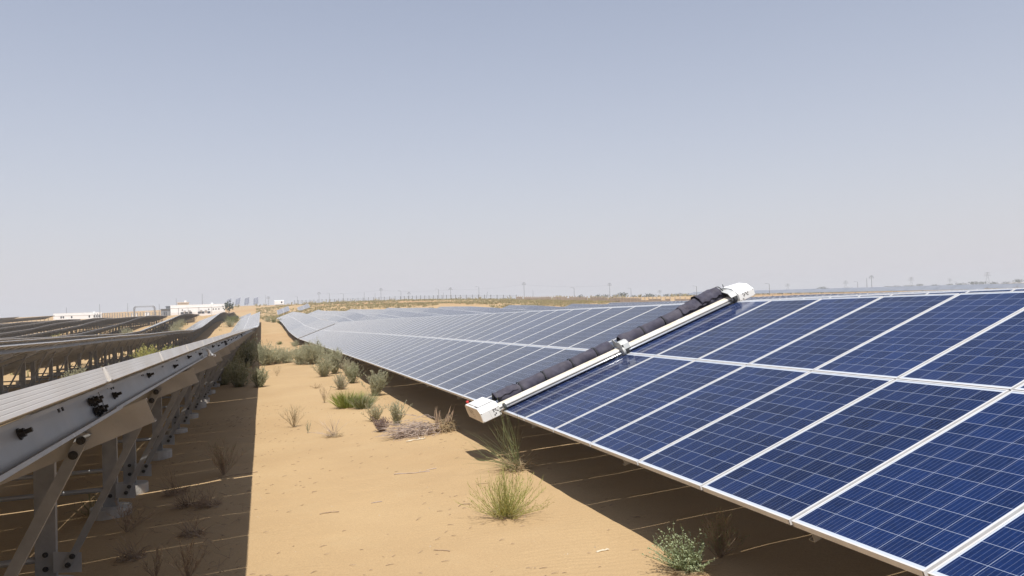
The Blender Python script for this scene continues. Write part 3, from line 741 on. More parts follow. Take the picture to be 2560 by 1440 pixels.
    flap(3.45, 3.83, [(.02,.16),(.07,.235),(.15,.268),(.25,.250),(.33,.18),(.38,.09)], 6, .018)
build_robot()
# white earthing strap bridging the purlins at the first joint of the left row
b = MB()
t0 = TABLES['L', 1, 0]
b.path([(3.585, 12.06, -.165), (3.60, 12.05, -.135), (3.60, 12.06, -.10), (3.59, 12.10, -.09), (3.60, 12.16, -.11), (3.61, 12.19, -.165), (3.62, 12.23, -.19)], [.014]*7, 6)
b.box(3.58, 3.65, 12.12, 12.22, -.205, -.18)
b.build('earthing_strap', WHITE_TAPE, t0)

# ------------------------------------------------------------------ buildings, yard and horizon
def polar(px, dist):
    """a spot on the ground `dist` metres out in the direction az"""
    az = YAW + math.atan((px-1280)/1923.6); return dist*math.sin(az), dist*math.cos(az), az
def building(px, dist, w, d, h, label, name, zoff=0.0, turn=0.0, detail=1):
    x, y, az = polar(px, dist); z = gz(x, y)+zoff
    t = thing(name, label, 'building', (x, y, z), -az+turn)
    b = MB(); b.box(-w/2, w/2, 0, d, -.8, h); wl = b.build('wall', WALLW, t)
    b = MB(); b.box(-w/2-.12, w/2+.12, -.12, d+.12, h-.78, h-.70)
    b.box(-w/2-.003, w/2+.003, -.003, .15, h, h+.35); b.box(-w/2-.003, w/2+.003, d-.15, d+.003, h, h+.35); b.box(-w/2-.003, -w/2+.15, .15, d-.15, h, h+.35); b.box(w/2-.15, w/2+.003, .15, d-.15, h, h+.35)
    b.build('parapet', WALLW, t)
    return t, wl
tb, wl = building(494, 350, 21.3, 10, 4.6, 'long two-tone white building with dark windows and a rooftop room, behind the left rows', 'site_building', zoff=-.05)
H = 4.6
b = MB(); b.box(-10.68, 10.68, -.03, 0, -.8, 1.9); b.build('lower_wall', pmat('pinkish_render', (.70,.66,.62), (.76,.72,.68), .6, rough=.85), tb)
def window(x, z, w, h, cat='window'):
    b = MB(); b.box(-w/2, w/2, -.06, -.035, -h/2, h/2); p = b.build(cat, WINDOW, tb, (x, 0, z))
    b = MB()
    for (a0,a1,c0,c1) in ((-w/2-.07,w/2+.07,h/2,h/2+.07),(-w/2-.07,w/2+.07,-h/2-.07,-h/2),(-w/2-.07,-w/2,-h/2,h/2),(w/2,w/2+.07,-h/2,h/2),(-.03,.03,-h/2,h/2)): b.box(a0,a1,-.085,-.031,c0,c1)
    b.build('frame', GREYM, p)
for x in (-6.2, -4.55, .45, 1.85, 4.2): window(x, 1.55, 1.05, .78)
window(-1.0-1.9, 1.2, .95, 1.5, 'door')
for x in (-6.1, 4.15, 5.95, 7.0, 8.15): window(x, 2.85, .32, .42, 'vent_window')
b = MB(); b.box(-.45, .45, -.40, -.062, -.33, .33); b.box(-.36,.36,-.415,-.40,-.26,.26); ac = b.mesh('air_conditioner', pmat('ac_grey', (.38,.37,.35), (.48,.46,.44), 2, rough=.6))
for x, z in ((-5.2, 2.35), (-3.3, 2.4), (1.15, 2.4), (3.0, 2.35)): inst('air_conditioner', ac, tb, (x, 0, z))
for x in (-7.6, -3.9, 0.3, 5.3): 
    b = MB(); b.tube((x,-.12,.0),(x,-.12,H-.8),.06,None,6); b.build('drain_pipe', GREYM, tb)
b = MB(); b.box(-8.0, -3.6, 3, 7, H+.002, H+1.25); rr = b.build('rooftop_room', WALLB, tb); b = MB(); b.box(-8.3, -3.3, 2.7, 7.3, H+1.253, H+1.5); b.build('roof_slab', WALLB, rr)
for x in (-4.9, 5.6):
    b = MB(); b.tube((x,4.4,H+(1.503 if x < 0 else .002)),(x,4.4,H+(2.3 if x < 0 else .95)),.5,.48,12); b.build('water_tank', WALLW, tb)
tb2, _ = building(193, 430, 20.5, 8, 3.2, 'low white flat-roofed building beyond the far left rows', 'site_building', zoff=-.35)
for x in (-7.0, -6.1, -2.6, 4.9, 7.0, 8.1, 9.1):
    b = MB(); b.box(x-.3, x+.3, -.04, .001, 1.1, 2.1); b.build('window', WINDOW, tb2)
b = MB(); b.tube((7, 3, 3.2), (7, 3, 4.0), .5, .48, 12); b.build('water_tank', WALLW, tb2)
# sheds right of the gantry
for px, dist, w, h, lab in ((412, 372, 3.6, 2.9, 'small grey shed left of the white building'), (427, 375, 4.4, 3.9, 'taller grey shed against the left end of the white building')):
    x, y, az = polar(px, dist); t = thing('shed', lab, 'shed', (x, y, gz(x, y)), -az)
    b = MB(); b.box(-w/2, w/2, 0, 3, -.5, h); b.build('wall', GREYM, t); b = MB(); b.box(-w/2-.2, w/2+.2, -.3, 3.3, h+.002, h+.22); b.build('roof', pmat('roof_sheet', (.16,.17,.18), (.20,.21,.22), 2, rough=.6, metal=.4), t)
    b = MB(); b.box(-.6, .6, -.03, 0, 0, 1.9); b.build('door', WINDOW, t)
# rounded pipe gantry
x, y, az = polar(360, 395); t = thing('pipe_gantry', 'tall rounded grey pipe gantry standing in the far left yard', 'gantry', (x, y, gz(x, y)), -az)
for s in (-1, 1):
    pts = [(s*4.4, 0, -.5), (s*4.4, 0, 3.6)] + [(s*(3.5+.9*math.cos(a)), 0, 3.6+.9*math.sin(a)) for a in np.linspace(.2, 1.57, 6)]
    b = MB(); b.path(pts, [.22]*len(pts), 8); b.build('leg', POLEM, t)
    pts = [(s*4.0, .4, -.5), (s*4.0, .4, 3.3)] + [(s*(3.2+.8*math.cos(a)), .4, 3.3+.8*math.sin(a)) for a in np.linspace(.2, 1.57, 6)]
    b = MB(); b.path(pts, [.12]*len(pts), 6); b.build('inner_leg', POLEM, t)
b = MB(); b.tube((-3.5, 0, 4.5), (3.5, 0, 4.5), .14, None, 8); b.tube((-3.2, .4, 4.1), (3.2, .4, 4.1), .08, None, 6); b.build('cross_pipe', POLEM, t)
x, y, az = polar(366, 388); t = thing('switch_kiosk', 'small white kiosk under the pipe gantry', 'kiosk', (x, y, gz(x, y)), -az)
b = MB(); b.box(-.9, .9, 0, 1.6, -.3, 1.9); b.build('body', WALLW, t); b = MB(); b.box(-.3, .1, -.03, 0, .7, 1.3); b.build('window', WINDOW, t); b = MB(); b.box(-1.05, 1.05, -.15, 1.75, 1.902, 2.02); b.build('roof', WALLW, t)
for px, lab in ((328, 'white gate pier left of the pipe gantry'), (340, 'white gate pier at the left leg of the pipe gantry')):
    x, y, az = polar(px, 385); t = thing('gate_pier', lab, 'gate pier', (x, y, gz(x, y)), -az); b = MB(); b.box(-.3,.3,-.3,.3,-.3,1.5); b.build('shaft', WALLW, t); b = MB(); b.box(-.38,.38,-.38,.38,1.502,1.62); b.build('cap', WALLW, t)
# white cabin on the sandy rise
x, y, az = polar(697, 430); t = thing('site_cabin', 'small white cabin with one dark window standing on the far sandy rise', 'cabin', (x, y, gz(x, y)+.35), -az)
b = MB(); b.prism([(0,.0),(2.4,.0),(2.4,2.0),(1.2,2.35),(0,2.05)], 'x', -2.4, 2.4); b.build('body', WALLW, t)
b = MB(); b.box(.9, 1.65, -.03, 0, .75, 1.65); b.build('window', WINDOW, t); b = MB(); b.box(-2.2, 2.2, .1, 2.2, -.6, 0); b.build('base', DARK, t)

# poles
def pole(px, dist, h, kind, label, group, lean=0.0):
    x, y, az = polar(px, dist)
    nm = {'lamp': 'street_lamp', 'power': 'power_pole', 'mast': 'mast'}[kind]
    t = thing(nm, label, {'lamp': 'lamp post', 'power': 'power pole', 'mast': 'mast'}[kind], (x, y, gz(x, y)), -az, group); t.rotation_euler = (0, lean, -az)
    b = MB(); b.tube((0,0,-.5),(0,0,h),.13,.08,6); b.build('shaft', POLEM, t)
    if kind == 'lamp':
        b = MB(); b.path([(0,0,h-.1),(-.5,0,h+.15),(-1.2,0,h+.22)],[.06,.05,.05],5); b.build('arm', POLEM, t)
        b = MB(); b.box(-1.6,-1.1,-.12,.12,h+.16,h+.28); b.build('lamp_head', POLEM, t)
    if kind == 'power':
        b = MB(); b.box(-.95,.95,-.06,.06,h-1.0,h-.85); b.box(-.6,.6,-.06,.06,h-.35,h-.22); b.build('cross_arm', POLEM, t)
        b = MB()
        for a, z in ((-.85,h-.85),(.85,h-.85),(0,h),(-.5,h-.22),(.5,h-.22)): b.tube((a,0,z),(a,0,z+.4),.10,.07,6)
        b.build('insulator', WINDOW, t)
GP = 'poles along the far boundary'
for px, d, h, kind, lab, ln in [
    (743, 520, 5.0, 'lamp', 'lamp post on the rise just right of the white cabin', 0), (797, 470, 6.6, 'power', 'power pole with cross arms, left end of the scrub hill skyline', 0),
    (823, 450, 5.6, 'lamp', 'lamp post right of the leftmost power pole on the scrub hill', 0), (858, 440, 5.0, 'lamp', 'short lamp post over the left part of the scrub hill', 0),
    (910, 440, 5.5, 'mast', 'plain thin mast on the scrub hill skyline', 0), (937, 470, 5.2, 'mast', 'plain short mast left of the tallest power pole on the scrub hill', 0),
    (952, 440, 7.4, 'power', 'tallest power pole on the middle of the scrub hill skyline', 0), (1002, 430, 5.6, 'lamp', 'lamp post right of the tallest power pole on the scrub hill', 0),
    (1022, 470, 5.4, 'power', 'short power pole with a small cross arm on the scrub hill', 0), (1096, 400, 5.6, 'lamp', 'lamp post above the right part of the scrub hill', 0),
    (1108, 470, 5.0, 'mast', 'short thin mast between a lamp post and a power pole', 0), (1126, 420, 6.6, 'power', 'power pole above the right part of the scrub hill', 0),
    (1197, 380, 6.2, 'lamp', 'lamp post where the scrub hill meets the boundary fence', 0), (1214, 440, 4.6, 'mast', 'leaning short pole beside the boundary fence', .22),
    (1310, 390, 8.2, 'power', 'power pole standing at the fence right of the scrub hill', 0), (1332, 470, 5.5, 'mast', 'thin mast just right of the fence power pole', 0),
    (1435, 340, 5.2, 'lamp', 'lamp post over the panels left of the cleaning robot', 0), (1524, 400, 7.4, 'power', 'power pole above the far trees left of the robot', 0),
    (1577, 420, 4.8, 'lamp', 'lamp post above the far trees near the robot', 0), (1741, 330, 4.6, 'lamp', 'lamp post just behind the upper cloth of the robot', 0),
    (1923, 330, 4.6, 'lamp', 'lamp post right of the robot above the boundary wall', 0), (2144, 420, 5.0, 'lamp', 'lamp post left of the twin masts on the right skyline', 0),
    (2167, 380, 6.0, 'mast', 'left one of the twin masts on the right skyline', 0), (2179, 380, 7.0, 'power', 'right one of the twin masts, with fittings at its top', 0),
    (2392, 500, 4.0, 'lamp', 'small lamp post on the far right skyline', 0),
    (249, 430, 7.2, 'mast', 'dark mast at the right end of the low white building', -.03), (397, 400, 5.2, 'mast', 'mast between the pipe gantry and the grey sheds', 0),
    (670, 470, 5.2, 'power', 'power pole left of the white cabin on the rise', 0), (663, 600, 8.0, 'mast', 'tall faint mast left of the white cabin', 0),
    (505, 380, 8.6, 'mast', 'thin mast behind the white building roof', 0), (440, 420, 7.2, 'mast', 'mast behind the left end of the white building', 0),
    (165, 470, 5.6, 'mast', 'short mast behind the low white building roof', 0), (318, 470, 6.2, 'mast', 'thin mast left of the gate piers', 0)]:
    pole(px, d, h, kind, lab, GP, ln)
# far lattice towers
def lattice(px, dist, h, label):
    x, y, az = polar(px, dist); t = thing('pylon', label, 'pylon', (x, y, gz(x, y)), -az, 'pylons fading into the haze')
    b = MB(); lv = [(0, 2.6), (.35, 1.7), (.62, 1.0), (.82, .6), (1.0, .35)]
    for (f0, w0), (f1, w1) in zip(lv[:-1], lv[1:]):
        for sx_ in (-1, 1):
            for sy_ in (-1, 1):
                b.tube((sx_*w0, sy_*w0, f0*h), (sx_*w1, sy_*w1, f1*h), .16, None, 4)
            b.tube((sx_*w0, -w0, f0*h), (-sx_*w1, -w1, f1*h), .11, None, 4); b.tube((-w0, sx_*w0, f0*h), (-w1, -sx_*w1, f1*h), .11, None, 4)
    b.build('mast_frame', POLEM, t)
    b = MB()
    for f, w in ((.70, 4.2), (.82, 3.6), (.94, 3.0)): b.tube((-w, 0, f*h), (w, 0, f*h), .2, None, 4); b.tube((-w, 0, f*h), (0, 0, f*h+.8), .12, None, 4); b.tube((w, 0, f*h), (0, 0, f*h+.8), .12, None, 4)
    b.build('cross_arm', POLEM, t)
for px, d, h, lab in ((1649, 1250, 11, 'faint pylon on the skyline behind the middle of the robot'), (1969, 1250, 13, 'faint pylon right of the robot on the skyline'), (2114, 1250, 14, 'faint pylon left of the twin masts'),
                      (2278, 1250, 15, 'faint pylon between the twin masts and the right edge'), (2469, 1200, 16, 'largest faint pylon, at the right end of the skyline'), (2375, 1500, 14, 'faintest pylon, near the right end of the skyline')):
    lattice(px, d, h, lab)

# boundary fence and wall
def run_fence(pts, n, name, label, wall):
    t = thing(name, label, 'wall' if wall else 'fence', (0, 0, 0))
    P = []
    seglen = [math.dist(pts[i], pts[i+1]) for i in range(len(pts)-1)]; tot = sum(seglen)
    for k in range(n+1):
        d = tot*k/n; i = 0
        while i < len(seglen)-1 and d > seglen[i]: d -= seglen[i]; i += 1
        f = d/seglen[i]; x = pts[i][0]+(pts[i+1][0]-pts[i][0])*f; y = pts[i][1]+(pts[i+1][1]-pts[i][1])*f
        P.append(Vector((x, y, gz(x, y))))
    b = MB(); b.box(-.12, .12, -.12, .12, -.4, 1.75 if wall else 2.25); pm = b.mesh('post', PRECAST if wall else POLEM)
    for k, p in enumerate(P): inst('post', pm, t, p)
    rn = random.Random(len(pts)*7+n)
    for k in range(n):
        p, q = P[k], P[k+1]; d = (q-p); L = d.length; ang = math.atan2(d.y, d.x)
        if wall:
            hgt = 1.3 if rn.random() > .15 else rn.choice((.45, .9))
            b = MB(); o = b.v
            nrm = Vector((-d.y, d.x, 0)).normalized()*.05; e = d.normalized()*.13
            vs = []
            for z0, z1 in ((-.3, hgt),):
                for s in (-1, 1):
                    for a, zz in ((p+e, z0), (q-e, z0), (q-e, z1), (p+e, z1)): vs.append(tuple(a+nrm*s+Vector((0, 0, zz))))
            b.add(vs, [(0,1,2,3),(7,6,5,4),(0,4,5,1),(1,5,6,2),(2,6,7,3),(3,7,4,0)]); b.build('wall_panel', PRECAST, t)
        else:
            b = MB()
            for z in (.7, 1.3, 1.9): b.tube(p+Vector((0,0,z)), q+Vector((0,0,z)), .045, None, 4)
            tag(b.build('rails', POLEM, t), kind='stuff')
fpt = lambda L: [polar(px, d)[:2] for px, d in L]
run_fence(fpt([(735, 430), (860, 400), (1000, 380), (1150, 345), (1290, 330)]), 46, 'boundary_fence', 'thin dark post and rail fence along the crest of the scrub hill', False)
run_fence(fpt([(1290, 328), (1480, 255), (1660, 205), (1800, 182), (1960, 170), (2110, 165)]), 74, 'boundary_wall', 'low tan precast boundary wall beyond the right rows', True)
run_fence(fpt([(236, 395), (300, 380), (345, 372), (420, 360)]), 26, 'yard_fence', 'grey yard fence between the two white buildings', False)

# power lines
def wire(a, c, sag, label):
    pa, pc = polar(*a[:2]), polar(*c[:2]); A = Vector((pa[0], pa[1], gz(pa[0], pa[1])+a[2])); C_ = Vector((pc[0], pc[1], gz(pc[0], pc[1])+c[2]))
    pts = []
    for i in range(9):
        f = i/8; p = A.lerp(C_, f); p.z -= sag*4*f*(1-f); pts.append(p)
    b = MB(); b.path(pts, [.022]*9, 3); tag(b.build('power_line', POLEM), label, 'power line', 'power lines between the far poles')
wire((952, 440, 6.5), (1126, 420, 5.7), .8, 'thin power line above the right half of the scrub hill'); wire((1126, 420, 5.7), (1310, 390, 7.3), .8, 'thin power line from the scrub hill to the fence pole')
wire((1310, 390, 7.3), (1524, 400, 6.5), .9, 'thin power line above the boundary wall left of the robot'); wire((797, 470, 5.7), (952, 440, 6.5), .7, 'thin power line above the left half of the scrub hill')

# distant solar fields: grey bands near the right skyline, striped field at the far left
def array_strip(x, y, length, label, group, rz, tilt=TILT):
    b = MB(); n = int(length/6)
    for i in range(n):
        y0 = i*6.0; b.add([(0, y0, .6), (3.7, y0, 1.95), (3.7, y0+5.9, 1.95), (0, y0+5.9, .6)], [(0,1,2,3)], 0)
        b.add([(0, y0, .55), (3.7, y0, 1.9), (3.7, y0+5.9, 1.9), (0, y0+5.9, .55)], [(3,2,1,0)], 1)
        b.box(2.3, 2.42, y0+.6, y0+.7, -.5, 1.3, 1)
    o = b.build('solar_strip', [FAR_GLASS, GALV_OLD]); z = min(gz(x, y), gz(x-math.sin(rz)*length, y+math.cos(rz)*length))
    o.location = (x, y, gz(x, y)+.1); o.rotation_euler = (math.atan2(gz(x-math.sin(rz)*length, y+math.cos(rz)*length)-gz(x, y), length), 0, rz)
    return tag(o, label, 'solar row', group)
FAR_GLASS = pmat('far_dusty_panels', (.20, .21, .235), (.25, .255, .275), .5, rough=.3)
for q in range(9):
    array_strip(205+q*17, 175+q*4, 170, 'far grey solar row on the right skyline, %s from the front' % ORD[q], 'distant solar rows on the right skyline', 0.0)
for q in range(5):
    array_strip(-86-13*q, 300, 66, 'dark-backed row of the far left solar field, %s from its right end' % ORD[q], 'solar rows of the far left field', 0.0)

# ------------------------------------------------------------------ plants
def leaf_quads(b, p, d, L, w, rn, mi=0):
    d = Vector(d).normalized(); s = d.orthogonal().normalized(); a = rn.uniform(0, 6.28)
    s = (s*math.cos(a) + d.cross(s)*math.sin(a)); p = Vector(p)
    b.add([p, p+d*L*.5+s*w*.5, p+d*L, p+d*L*.5-s*w*.5], [(0,1,2,3)], mi)
def stem_curve(base, az, lean, length, rn, droop=0.0, wob=.06, n=5):
    pts = [Vector(base)]; th = lean; a = az
    for i in range(n):
        th2 = th + droop*(i+1)/n + rn.uniform(-wob, wob); a += rn.uniform(-wob, wob)*2
        d = Vector((math.sin(th2)*math.cos(a), math.sin(th2)*math.sin(a), math.cos(th2)))
        pts.append(pts[-1]+d*length/n)
    return pts
def plant(name, label, cat, x, y, h, w, kind, seed, mats, group=None, lean=(0, 0), dens=1.0):
    rn = random.Random(seed); t = thing(name, label, cat, (x, y, gz(x, y)-.01), rn.uniform(-.3, .3) if kind != 'herb' else 0, group)
    st, lf, dr = MB(), MB(), MB()
    if kind == 'tuft':                      # fan of thin blades from one root
        N = int(46*dens)
        for i in range(N):
            a = rn.uniform(0, 6.28); ln = 1.12*rn.random()**.8*min(1.4, w/h); L = h*rn.uniform(.72, 1.12)*(1+.25*math.sin(min(ln, 1.5)))
            r = w*.05*rn.random(); p = stem_curve((r*math.cos(a), r*math.sin(a), 0), a, ln, L, rn, -.25, .10); r0 = .0018*(.8+h)
            st.path(p, [r0*1.2, r0*1.1, r0, r0*.8, r0*.6, r0*.3], 3)
            for k in range(1, 6):
                for _ in range(2):
                    d = ((p[k]-p[k-1]).normalized()+Vector((rn.uniform(-.6, .6), rn.uniform(-.6, .6), rn.uniform(0, .7)))).normalized(); q0 = p[k-1].lerp(p[k], rn.random()); Lb = h*.26*rn.uniform(.4, 1.2)
                    lf.path([q0, q0+d*Lb*.5, q0+d*Lb+Vector((0, 0, Lb*.15))], [r0*.8, r0*.65, r0*.2], 3)
                    for _2 in range(2): leaf_quads(lf, q0+d*Lb*rn.uniform(.2, 1), d+Vector((rn.uniform(-1, 1), rn.uniform(-1, 1), .2)), h*.045, h*.014+.001, rn)
        for i in range(int(40*dens)):         # dead skirt
            a = rn.uniform(0, 6.28); p = stem_curve((0, 0, .02), a, 1.25+rn.uniform(-.15, .2), w*.55*rn.uniform(.4, 1), rn, .12, .12, 4); dr.path(p, [.002, .002, .0015, .001, .0006], 3)
    elif kind == 'blades':                  # dense grass cushion
        N = int(420*dens)
        for i in range(N):
            a = rn.uniform(0, 6.28); q = math.sqrt(rn.random()); r = w*.30*q; ln = q*.75*rn.uniform(.5, 1.25)
            p = stem_curve((r*math.cos(a), r*math.sin(a), 0), a, ln, h*rn.uniform(.65, 1.1), rn, .25, .05, 4); r0 = .0032+.002*h
            (st if rn.random() < .8 else lf).path(p, [r0, r0, r0*.8, r0*.6, r0*.15], 3)
        for i in range(int(50*dens)):
            a = rn.uniform(0, 6.28); p = stem_curve((w*.25*math.cos(a), w*.25*math.sin(a), .01), a, 1.0+rn.uniform(-.3, .3), w*.3*rn.uniform(.4, 1), rn, .3, .1, 4); dr.path(p, [.003, .003, .002, .0015, .001], 3)
    elif kind == 'bush':                    # many branching grey-green stems with tiny leaves
        N = int(64*dens)
        for i in range(N):
            a = rn.uniform(0, 6.28); ln = abs(rn.gauss(0, .38))*min(1.6, w/h); L = h*rn.uniform(.55, 1.05)
            r = w*.16*rn.random(); base = (r*math.cos(a), r*math.sin(a), 0)
            p = stem_curve(base, a, ln+lean[0], L, rn, .10, .10); r0 = .004*(.5+h)
            if lean[1]: p = [v + Vector((0, 0, 0)) + Vector((lean[1]*v.z*.5, 0, 0)) for v in p]
            st.path(p, [r0, r0*.9, r0*.8, r0*.6, r0*.45, r0*.2], 3)
            for k in range(1, 6):
                for _ in range(rn.choice((1, 2, 2, 3))):
                    d0 = (p[k]-p[k-1]).normalized(); d = (d0+Vector((rn.uniform(-.8, .8), rn.uniform(-.8, .8), rn.uniform(-.2, .6)))).normalized()
                    q0 = p[k-1].lerp(p[k], rn.random()); Lb = h*.2*rn.uniform(.5, 1.2)
                    st.path([q0, q0+d*Lb*.5, q0+d*Lb+Vector((0, 0, Lb*.12))], [r0*.55, r0*.4, r0*.15], 3)
                    for _2 in range(9):
                        e = (d+Vector((rn.uniform(-1, 1), rn.uniform(-1, 1), rn.uniform(-.5, 1)))).normalized()
                        leaf_quads(lf, q0+d*Lb*rn.uniform(.25, 1.05), e, h*.050*rn.uniform(.6, 1.3)+.006, h*.012+.004, rn)
        for i in range(int(26*dens)):
            a = rn.uniform(0, 6.28); p = stem_curve((w*.12*math.cos(a), w*.12*math.sin(a), 0), a, 1.1+rn.uniform(-.3, .2), w*.35*rn.uniform(.5, 1), rn, .2, .12, 4); dr.path(p, [.004, .003, .003, .002, .001], 3)
    elif kind == 'sprig':                   # a few bare branching dry stems
        N = int(12*dens)
        for i in range(N):
            a = rn.uniform(0, 6.28); ln = rn.uniform(.05, .75)*min(1.3, w/h); p = stem_curve((0, 0, 0), a, ln, h*rn.uniform(.6, 1.05), rn, .05, .13); r0 = .0035*(.6+h)
            st.path(p, [r0, r0*.9, r0*.75, r0*.6, r0*.4, r0*.2], 4)
            for k in range(2, 6):
                for _ in range(3):
                    d = ((p[k]-p[k-1]).normalized()+Vector((rn.uniform(-.8, .8), rn.uniform(-.8, .8), rn.uniform(0, .5)))).normalized(); q0 = p[k-1].lerp(p[k], rn.random()); Lb = h*.22*rn.uniform(.4, 1.2)
                    st.path([q0, q0+d*Lb*.5, q0+d*Lb], [r0*.5, r0*.4, r0*.15], 3)
                    for _2 in range(2): leaf_quads(lf, q0+d*Lb*rn.uniform(.3, 1), d+Vector((rn.uniform(-1, 1), rn.uniform(-1, 1), .3)), .016*rn.uniform(.5, 1.3), .006, rn)
    elif kind == 'wiry':                    # long arching green wands over a dead brown base
        for i in range(int(62*dens)):
            a = rn.uniform(1.7, 4.6) if rn.random() < .8 else rn.uniform(0, 6.28); ln = rn.uniform(.0, 1.25); L = h*rn.uniform(.8, 1.6)
            p = stem_curve((rn.uniform(-.06, .06), rn.uniform(-.05, .05), .02), a, ln, L, rn, .35, .07, 7); st.path(p, [.0021, .002, .0019, .0018, .0016, .0013, .001, .0005], 3)
            if rn.random() < .6:
                k = rn.randint(2, 5); d = ((p[k+1]-p[k]).normalized()+Vector((rn.uniform(-.6, .6), rn.uniform(-.6, .6), rn.uniform(-.1, .5)))).normalized(); st.path([p[k], p[k]+d*L*.18, p[k]+d*L*.34], [.0024, .0018, .0006], 3)
        for i in range(int(120*dens)):
            a = rn.uniform(0, 6.28); ln = rn.uniform(.5, 1.45); p = stem_curve((rn.uniform(-.12, .12), rn.uniform(-.1, .1), .02), a, ln, h*rn.uniform(.25, .75), rn, .5, .2, 5); dr.path(p, [.0045, .004, .0035, .003, .002, .001], 3)
    elif kind == 'herb':                    # sprawling leafy herb
        for i in range(int(85*dens)):
            a = rn.uniform(1.9, 4.4) if rn.random() < .75 else rn.uniform(0, 6.28); ln = rn.uniform(.15, 1.2); L = w*.62*rn.uniform(.5, 1.1)
            p = stem_curve((rn.uniform(-.04, .12), rn.uniform(-.08, .08), .01), a, ln, L, rn, .15, .12, 6); st.path(p, [.0028, .0026, .0024, .002, .0016, .0012, .0006], 3)
            for k in range(1, 7):
                for _ in range(3):
                    q0 = p[k-1].lerp(p[k], rn.random()); d = Vector((rn.uniform(-1, 1), rn.uniform(-1, 1), rn.uniform(-.2, 1))).normalized()
                    leaf_quads(lf, q0, d, .021*rn.uniform(.6, 1.3), .011*rn.uniform(.7, 1.2), rn)
        for i in range(int(50*dens)):
            a = rn.uniform(0, 6.28); p = stem_curve((rn.uniform(-.1, .1), rn.uniform(-.1, .1), .01), a, 1.3, w*.45*rn.uniform(.4, 1), rn, .15, .15, 5); dr.path(p, [.003, .0028, .0024, .002, .0015, .0008], 3)
    elif kind == 'heap':                    # dead stems lying in a heap, roots sticking up at one end
        for i in range(int(240*dens)):
            a = rn.gauss(math.pi+.10, .38) if rn.random() < .8 else rn.uniform(0, 6.28); c = (rn.uniform(-.25, .5)*w, rn.gauss(0, .13)*w, .02+abs(rn.gauss(0, .33))*h)
            p = stem_curve(c, a, 1.5+rn.uniform(-.25, .2), w*.5*rn.uniform(.4, 1.1), rn, .2, .16, 6)
            p = [Vector((v.x, v.y, max(v.z, .006))) for v in p]; r0 = rn.uniform(.003, .0075); st.path(p, [r0, r0, r0*.9, r0*.8, r0*.6, r0*.5, r0*.2], 4)
        for bx, ln in ((.46*w, -.05), (.60*w, .35)):
            for i in range(9):
                p = stem_curve((bx+rn.uniform(-.05, .05), rn.uniform(-.05, .05), .05), rn.uniform(-.4, .4), ln+rn.uniform(-.12, .12), h*rn.uniform(.8, 1.35), rn, .1, .1, 5); dr.path(p, [.011, .010, .009, .008, .006, .002], 4)
        for i in range(int(110*dens)):
            a = rn.uniform(0, 6.28); p = stem_curve((.58*w+rn.gauss(0, .08), rn.gauss(0, .08), .02+abs(rn.gauss(0, .25))*h), a, rn.uniform(.4, 1.7), h*rn.uniform(.4, 1.0), rn, .9, .25, 6)
            p = [Vector((v.x, v.y, max(v.z, .005))) for v in p]; lf.path(p, [.006, .006, .005, .004, .004, .003, .001], 4)
    for b, nm, mt in ((st, 'stems', mats[0]), (lf, 'leaves', mats[1]), (dr, 'dead_stems', mats[2])):
        if b.v: b.build(nm, mt, t)
    return t
G_GREY = (LEAF_GREY, LEAF_GREY, TWIG)
plant('yellow_green_tuft', 'rounded yellow-green twiggy tuft alone on the open sand in the foreground', 'shrub', 2.23, 7.31, .40, .52, 'tuft', 1, (LEAF_YEL, LEAF_YEL, TWIG), dens=2.1)
plant('leafy_herb', 'low blue-green leafy herb at the bottom edge, half in the shade of the right table', 'plant', 2.98, 5.15, .33, .55, 'herb', 2, (LEAF_OLIVE, LEAF_HERB, STRAW), dens=1.4)
plant('dry_bush', 'dark dry tangled bush in the shade right behind the leafy herb', 'shrub', 3.38, 5.32, .36, .50, 'sprig', 3, (TWIG, LEAF_OLIVE, TWIG), dens=3.5)
plant('wiry_bush', 'wiry green wands over a brown dead base below the lower robot box', 'shrub', 3.00, 9.25, .62, .8, 'wiry', 4, (LEAF_OLIVE, LEAF_OLIVE, STRAW))
plant('dead_brush_heap', 'heap of dead brown stems lying at the shade edge, roots sticking up', 'dead brush', 2.36, 12.85, .34, .95, 'heap', 5, (TWIG_GREY, STRAW, TWIG))
plant('dry_bush', 'low pinkish-grey dry bush at the left end of the dead brush heap', 'shrub', 1.97, 13.80, .26, .36, 'bush', 6, (DRYPINK, DRYPINK, STRAW), dens=.9)
plant('grey_shrub', 'narrow upright grey-green shrub just behind the dead brush heap', 'shrub', 2.32, 14.34, .42, .26, 'bush', 7, G_GREY, dens=.55)
plant('grey_shrub', 'small sparse grey-green shrub left of the narrow upright one', 'shrub', 2.06, 15.2, .34, .36, 'bush', 8, (STRAW, LEAF_GREY, TWIG), dens=.5)
plant('grass_cushion', 'bright lime green grass cushion on the sand, left half of the pair', 'grass tuft', 1.80, 17.92, .44, .62, 'blades', 9, (LEAF_LIME, LEAF_YEL, STRAW))
plant('grass_cushion', 'duller olive grass cushion touching the bright green one', 'grass tuft', 2.10, 17.45, .43, .46, 'blades', 10, (LEAF_OLIVE, LEAF_GREY, DRYPINK), dens=.7)
plant('grey_shrub', 'tall leaning grey-green shrub at the shade edge beside the grass cushions', 'shrub', 2.72, 20.1, .62, .46, 'bush', 11, G_GREY, lean=(.05, .45), dens=1.0)
plant('grey_shrub', 'green shrub standing half in the shade under the panel edge, beyond the leaning one', 'shrub', 2.68, 25.0, .60, .50, 'bush', 12, (LEAF_OLIVE, LEAF_GREY, TWIG), dens=1.0)
plant('grey_shrub', 'small round grey shrub left of the half shaded green one', 'shrub', 2.12, 22.75, .42, .46, 'bush', 13, (TWIG_GREY, LEAF_GREY, TWIG), dens=.8)
